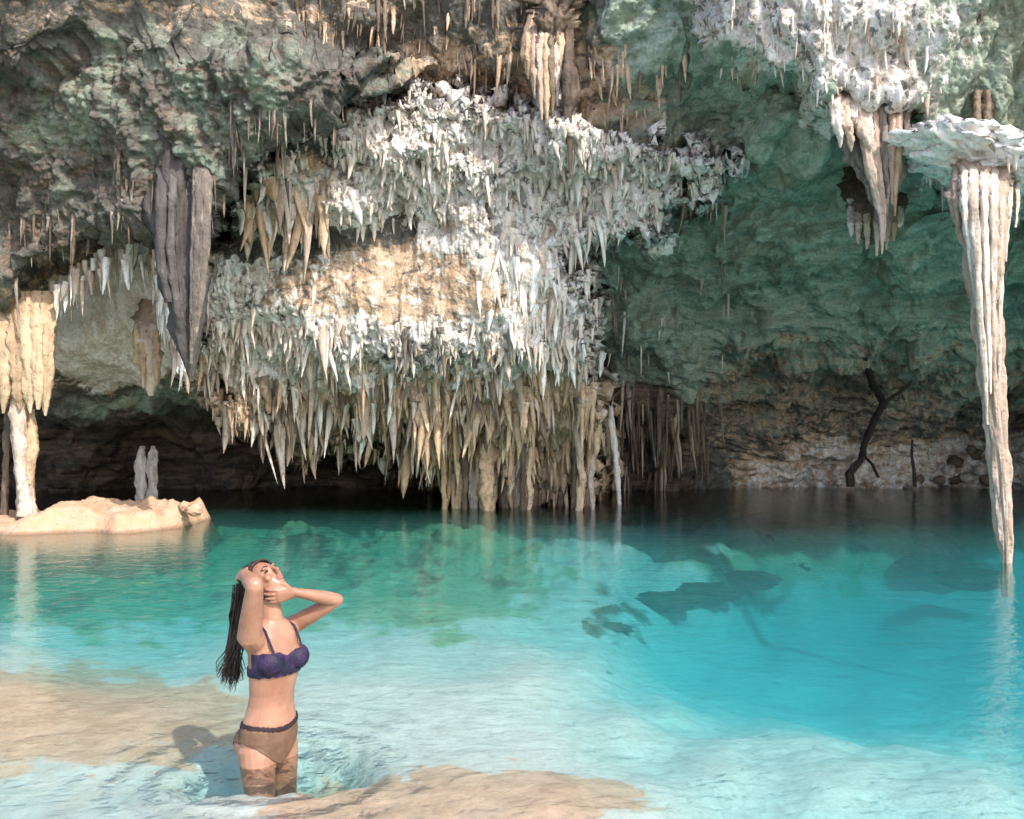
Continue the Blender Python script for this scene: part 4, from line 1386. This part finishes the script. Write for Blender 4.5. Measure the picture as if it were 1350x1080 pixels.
    garment('bikini_bottom', (z > -.045) & (z < .15 - tilt) & (((ff > 0) & (np.abs(l) < .018 + .95 * np.clip(z - .0, 0, 1) ** .9)) | ((ff <= 0) & (np.abs(l) < .045 + .8 * np.clip(z + .02, 0, 1)))), brown, .0035)
    garment('waistband', hb, dark, .0075)
    for s in (-1, 1):
        S = Parts()
        a = torso_c(.478) + WL * .074 * s + WF * .104
        b = torso_c(.53) + WL * .080 * s + WF * .086
        c = torso_c(.59) + WL * .080 * s + WF * .058
        d = torso_c(.612) + WL * .072 * s + WF * .01
        e = torso_c(.56) + WL * .07 * s - WF * .085
        h = torso_c(.42) + WL * .06 * s - WF * .095
        S.tube([(a, .0055), (b, .005), (c, .005), (d, .005), (e, .005), (h, .005)], 8)
        me = bpy.data.meshes.new('strap')
        me.from_pydata(S.V, [], S.F)
        put('strap', me, navy, g)
    # hair: cap on the skull and long strands down the back
    q = co - hc
    cap = (np.linalg.norm(q, axis=1) < .125) & ((q @ f) < .030 + .25 * np.clip(q @ u - .02, 0, 1) - .5 * np.clip(-(q @ u) - .0, 0, 1)) & ((q @ u) > -.075) & (np.abs(q @ r) < .085)
    cap &= (((q @ r) / .069) ** 2 + ((q @ f) / .086) ** 2 + ((q @ u) / .088) ** 2) < 1.35
    H = Parts()
    for k in range(170):
        a = random.uniform(-1, 1)
        b = random.uniform(-1, 1)
        root = hc - f * .055 + r * .05 * a + u * (.03 * b + .03)
        root[0] -= .0
        w = random.uniform(.6, 1.0)
        p1 = wp(316 + 6 * a, 778 + 8 * b, .02 + .03 * b)
        p2 = wp(313 + 6 * a, 812, .03 + .03 * b)
        p3 = wp(309 + 6 * a, 850 + 10 * b, .03 + .03 * b)
        p4 = wp(305 + 7 * a + 4 * b, 880 + 12 * b, .03 + .02 * b)
        p5 = wp(300 + 11 * a + 5 * b, 903 + 6 * b - 14 * abs(a), .03)
        pts = [root] + [np.asarray(q_) + RNG.normal(size=3) * np.array([.006, .010, .006]) * (1 + .35 * i_) for i_, q_ in enumerate((p1, p2, p3, p4, p5))]
        H.tube([(p, .0036 * w * s_) for p, s_ in zip(pts, (1.3, 1.2, 1.1, 1, .7, .2))], 6)
    # strands swept over the skull to the hand
    for k in range(90):
        a = (k / 89 - .5) * 2
        e0 = random.uniform(.0, .04)
        pts = []
        for tt in np.linspace(0, 1, 7):
            th = math.radians(50 + 105 * tt)
            pts.append(hc + r * .070 * math.sin(a * 1.45) * (1 - .25 * tt) + (f * math.cos(th) * .088 + u * math.sin(th) * .091) * (math.cos(a * 1.2) * .55 + .47))
        H.tube([(p + RNG.normal(size=3) * .0012, .0042) for p in pts], 5)
    me = bpy.data.meshes.new('hair')
    me.from_pydata(H.V, [], H.F)
    for p in me.polygons:
        p.use_smooth = True
    ho = put('hair', me, hairm, g)
    if cap.any():
        garment('hair_cap', cap, hairm, .007, .003)
    for s in (-1, 1):
        E = Parts()
        E.ball(hc + f * .0755 + u * .002 + r * .030 * s, (r, f, u), (.013, .006, .0055), 12)
        me = bpy.data.meshes.new('eye')
        me.from_pydata(E.V, [], E.F)
        put('eye', me, eyem, g)
        E = Parts()
        E.tube([(hc + f * .083 + u * .020 + r * .014 * s, .0028), (hc + f * .082 + u * .025 + r * .030 * s, .0032), (hc + f * .070 + u * .020 + r * .046 * s, .002)], 6)
        me = bpy.data.meshes.new('eyebrow')
        me.from_pydata(E.V, [], E.F)
        put('eyebrow', me, eyem, g)
    E = Parts()
    E.ball(hc + f * .0875 - u * .0505, (r, f, u), (.019, .008, .005), 12)
    E.ball(hc + f * .0850 - u * .0595, (r, f, u), (.016, .0085, .006), 12)
    me = bpy.data.meshes.new('mouth')
    me.from_pydata(E.V, [], E.F)
    put('mouth', me, lipm, g)
build_woman()
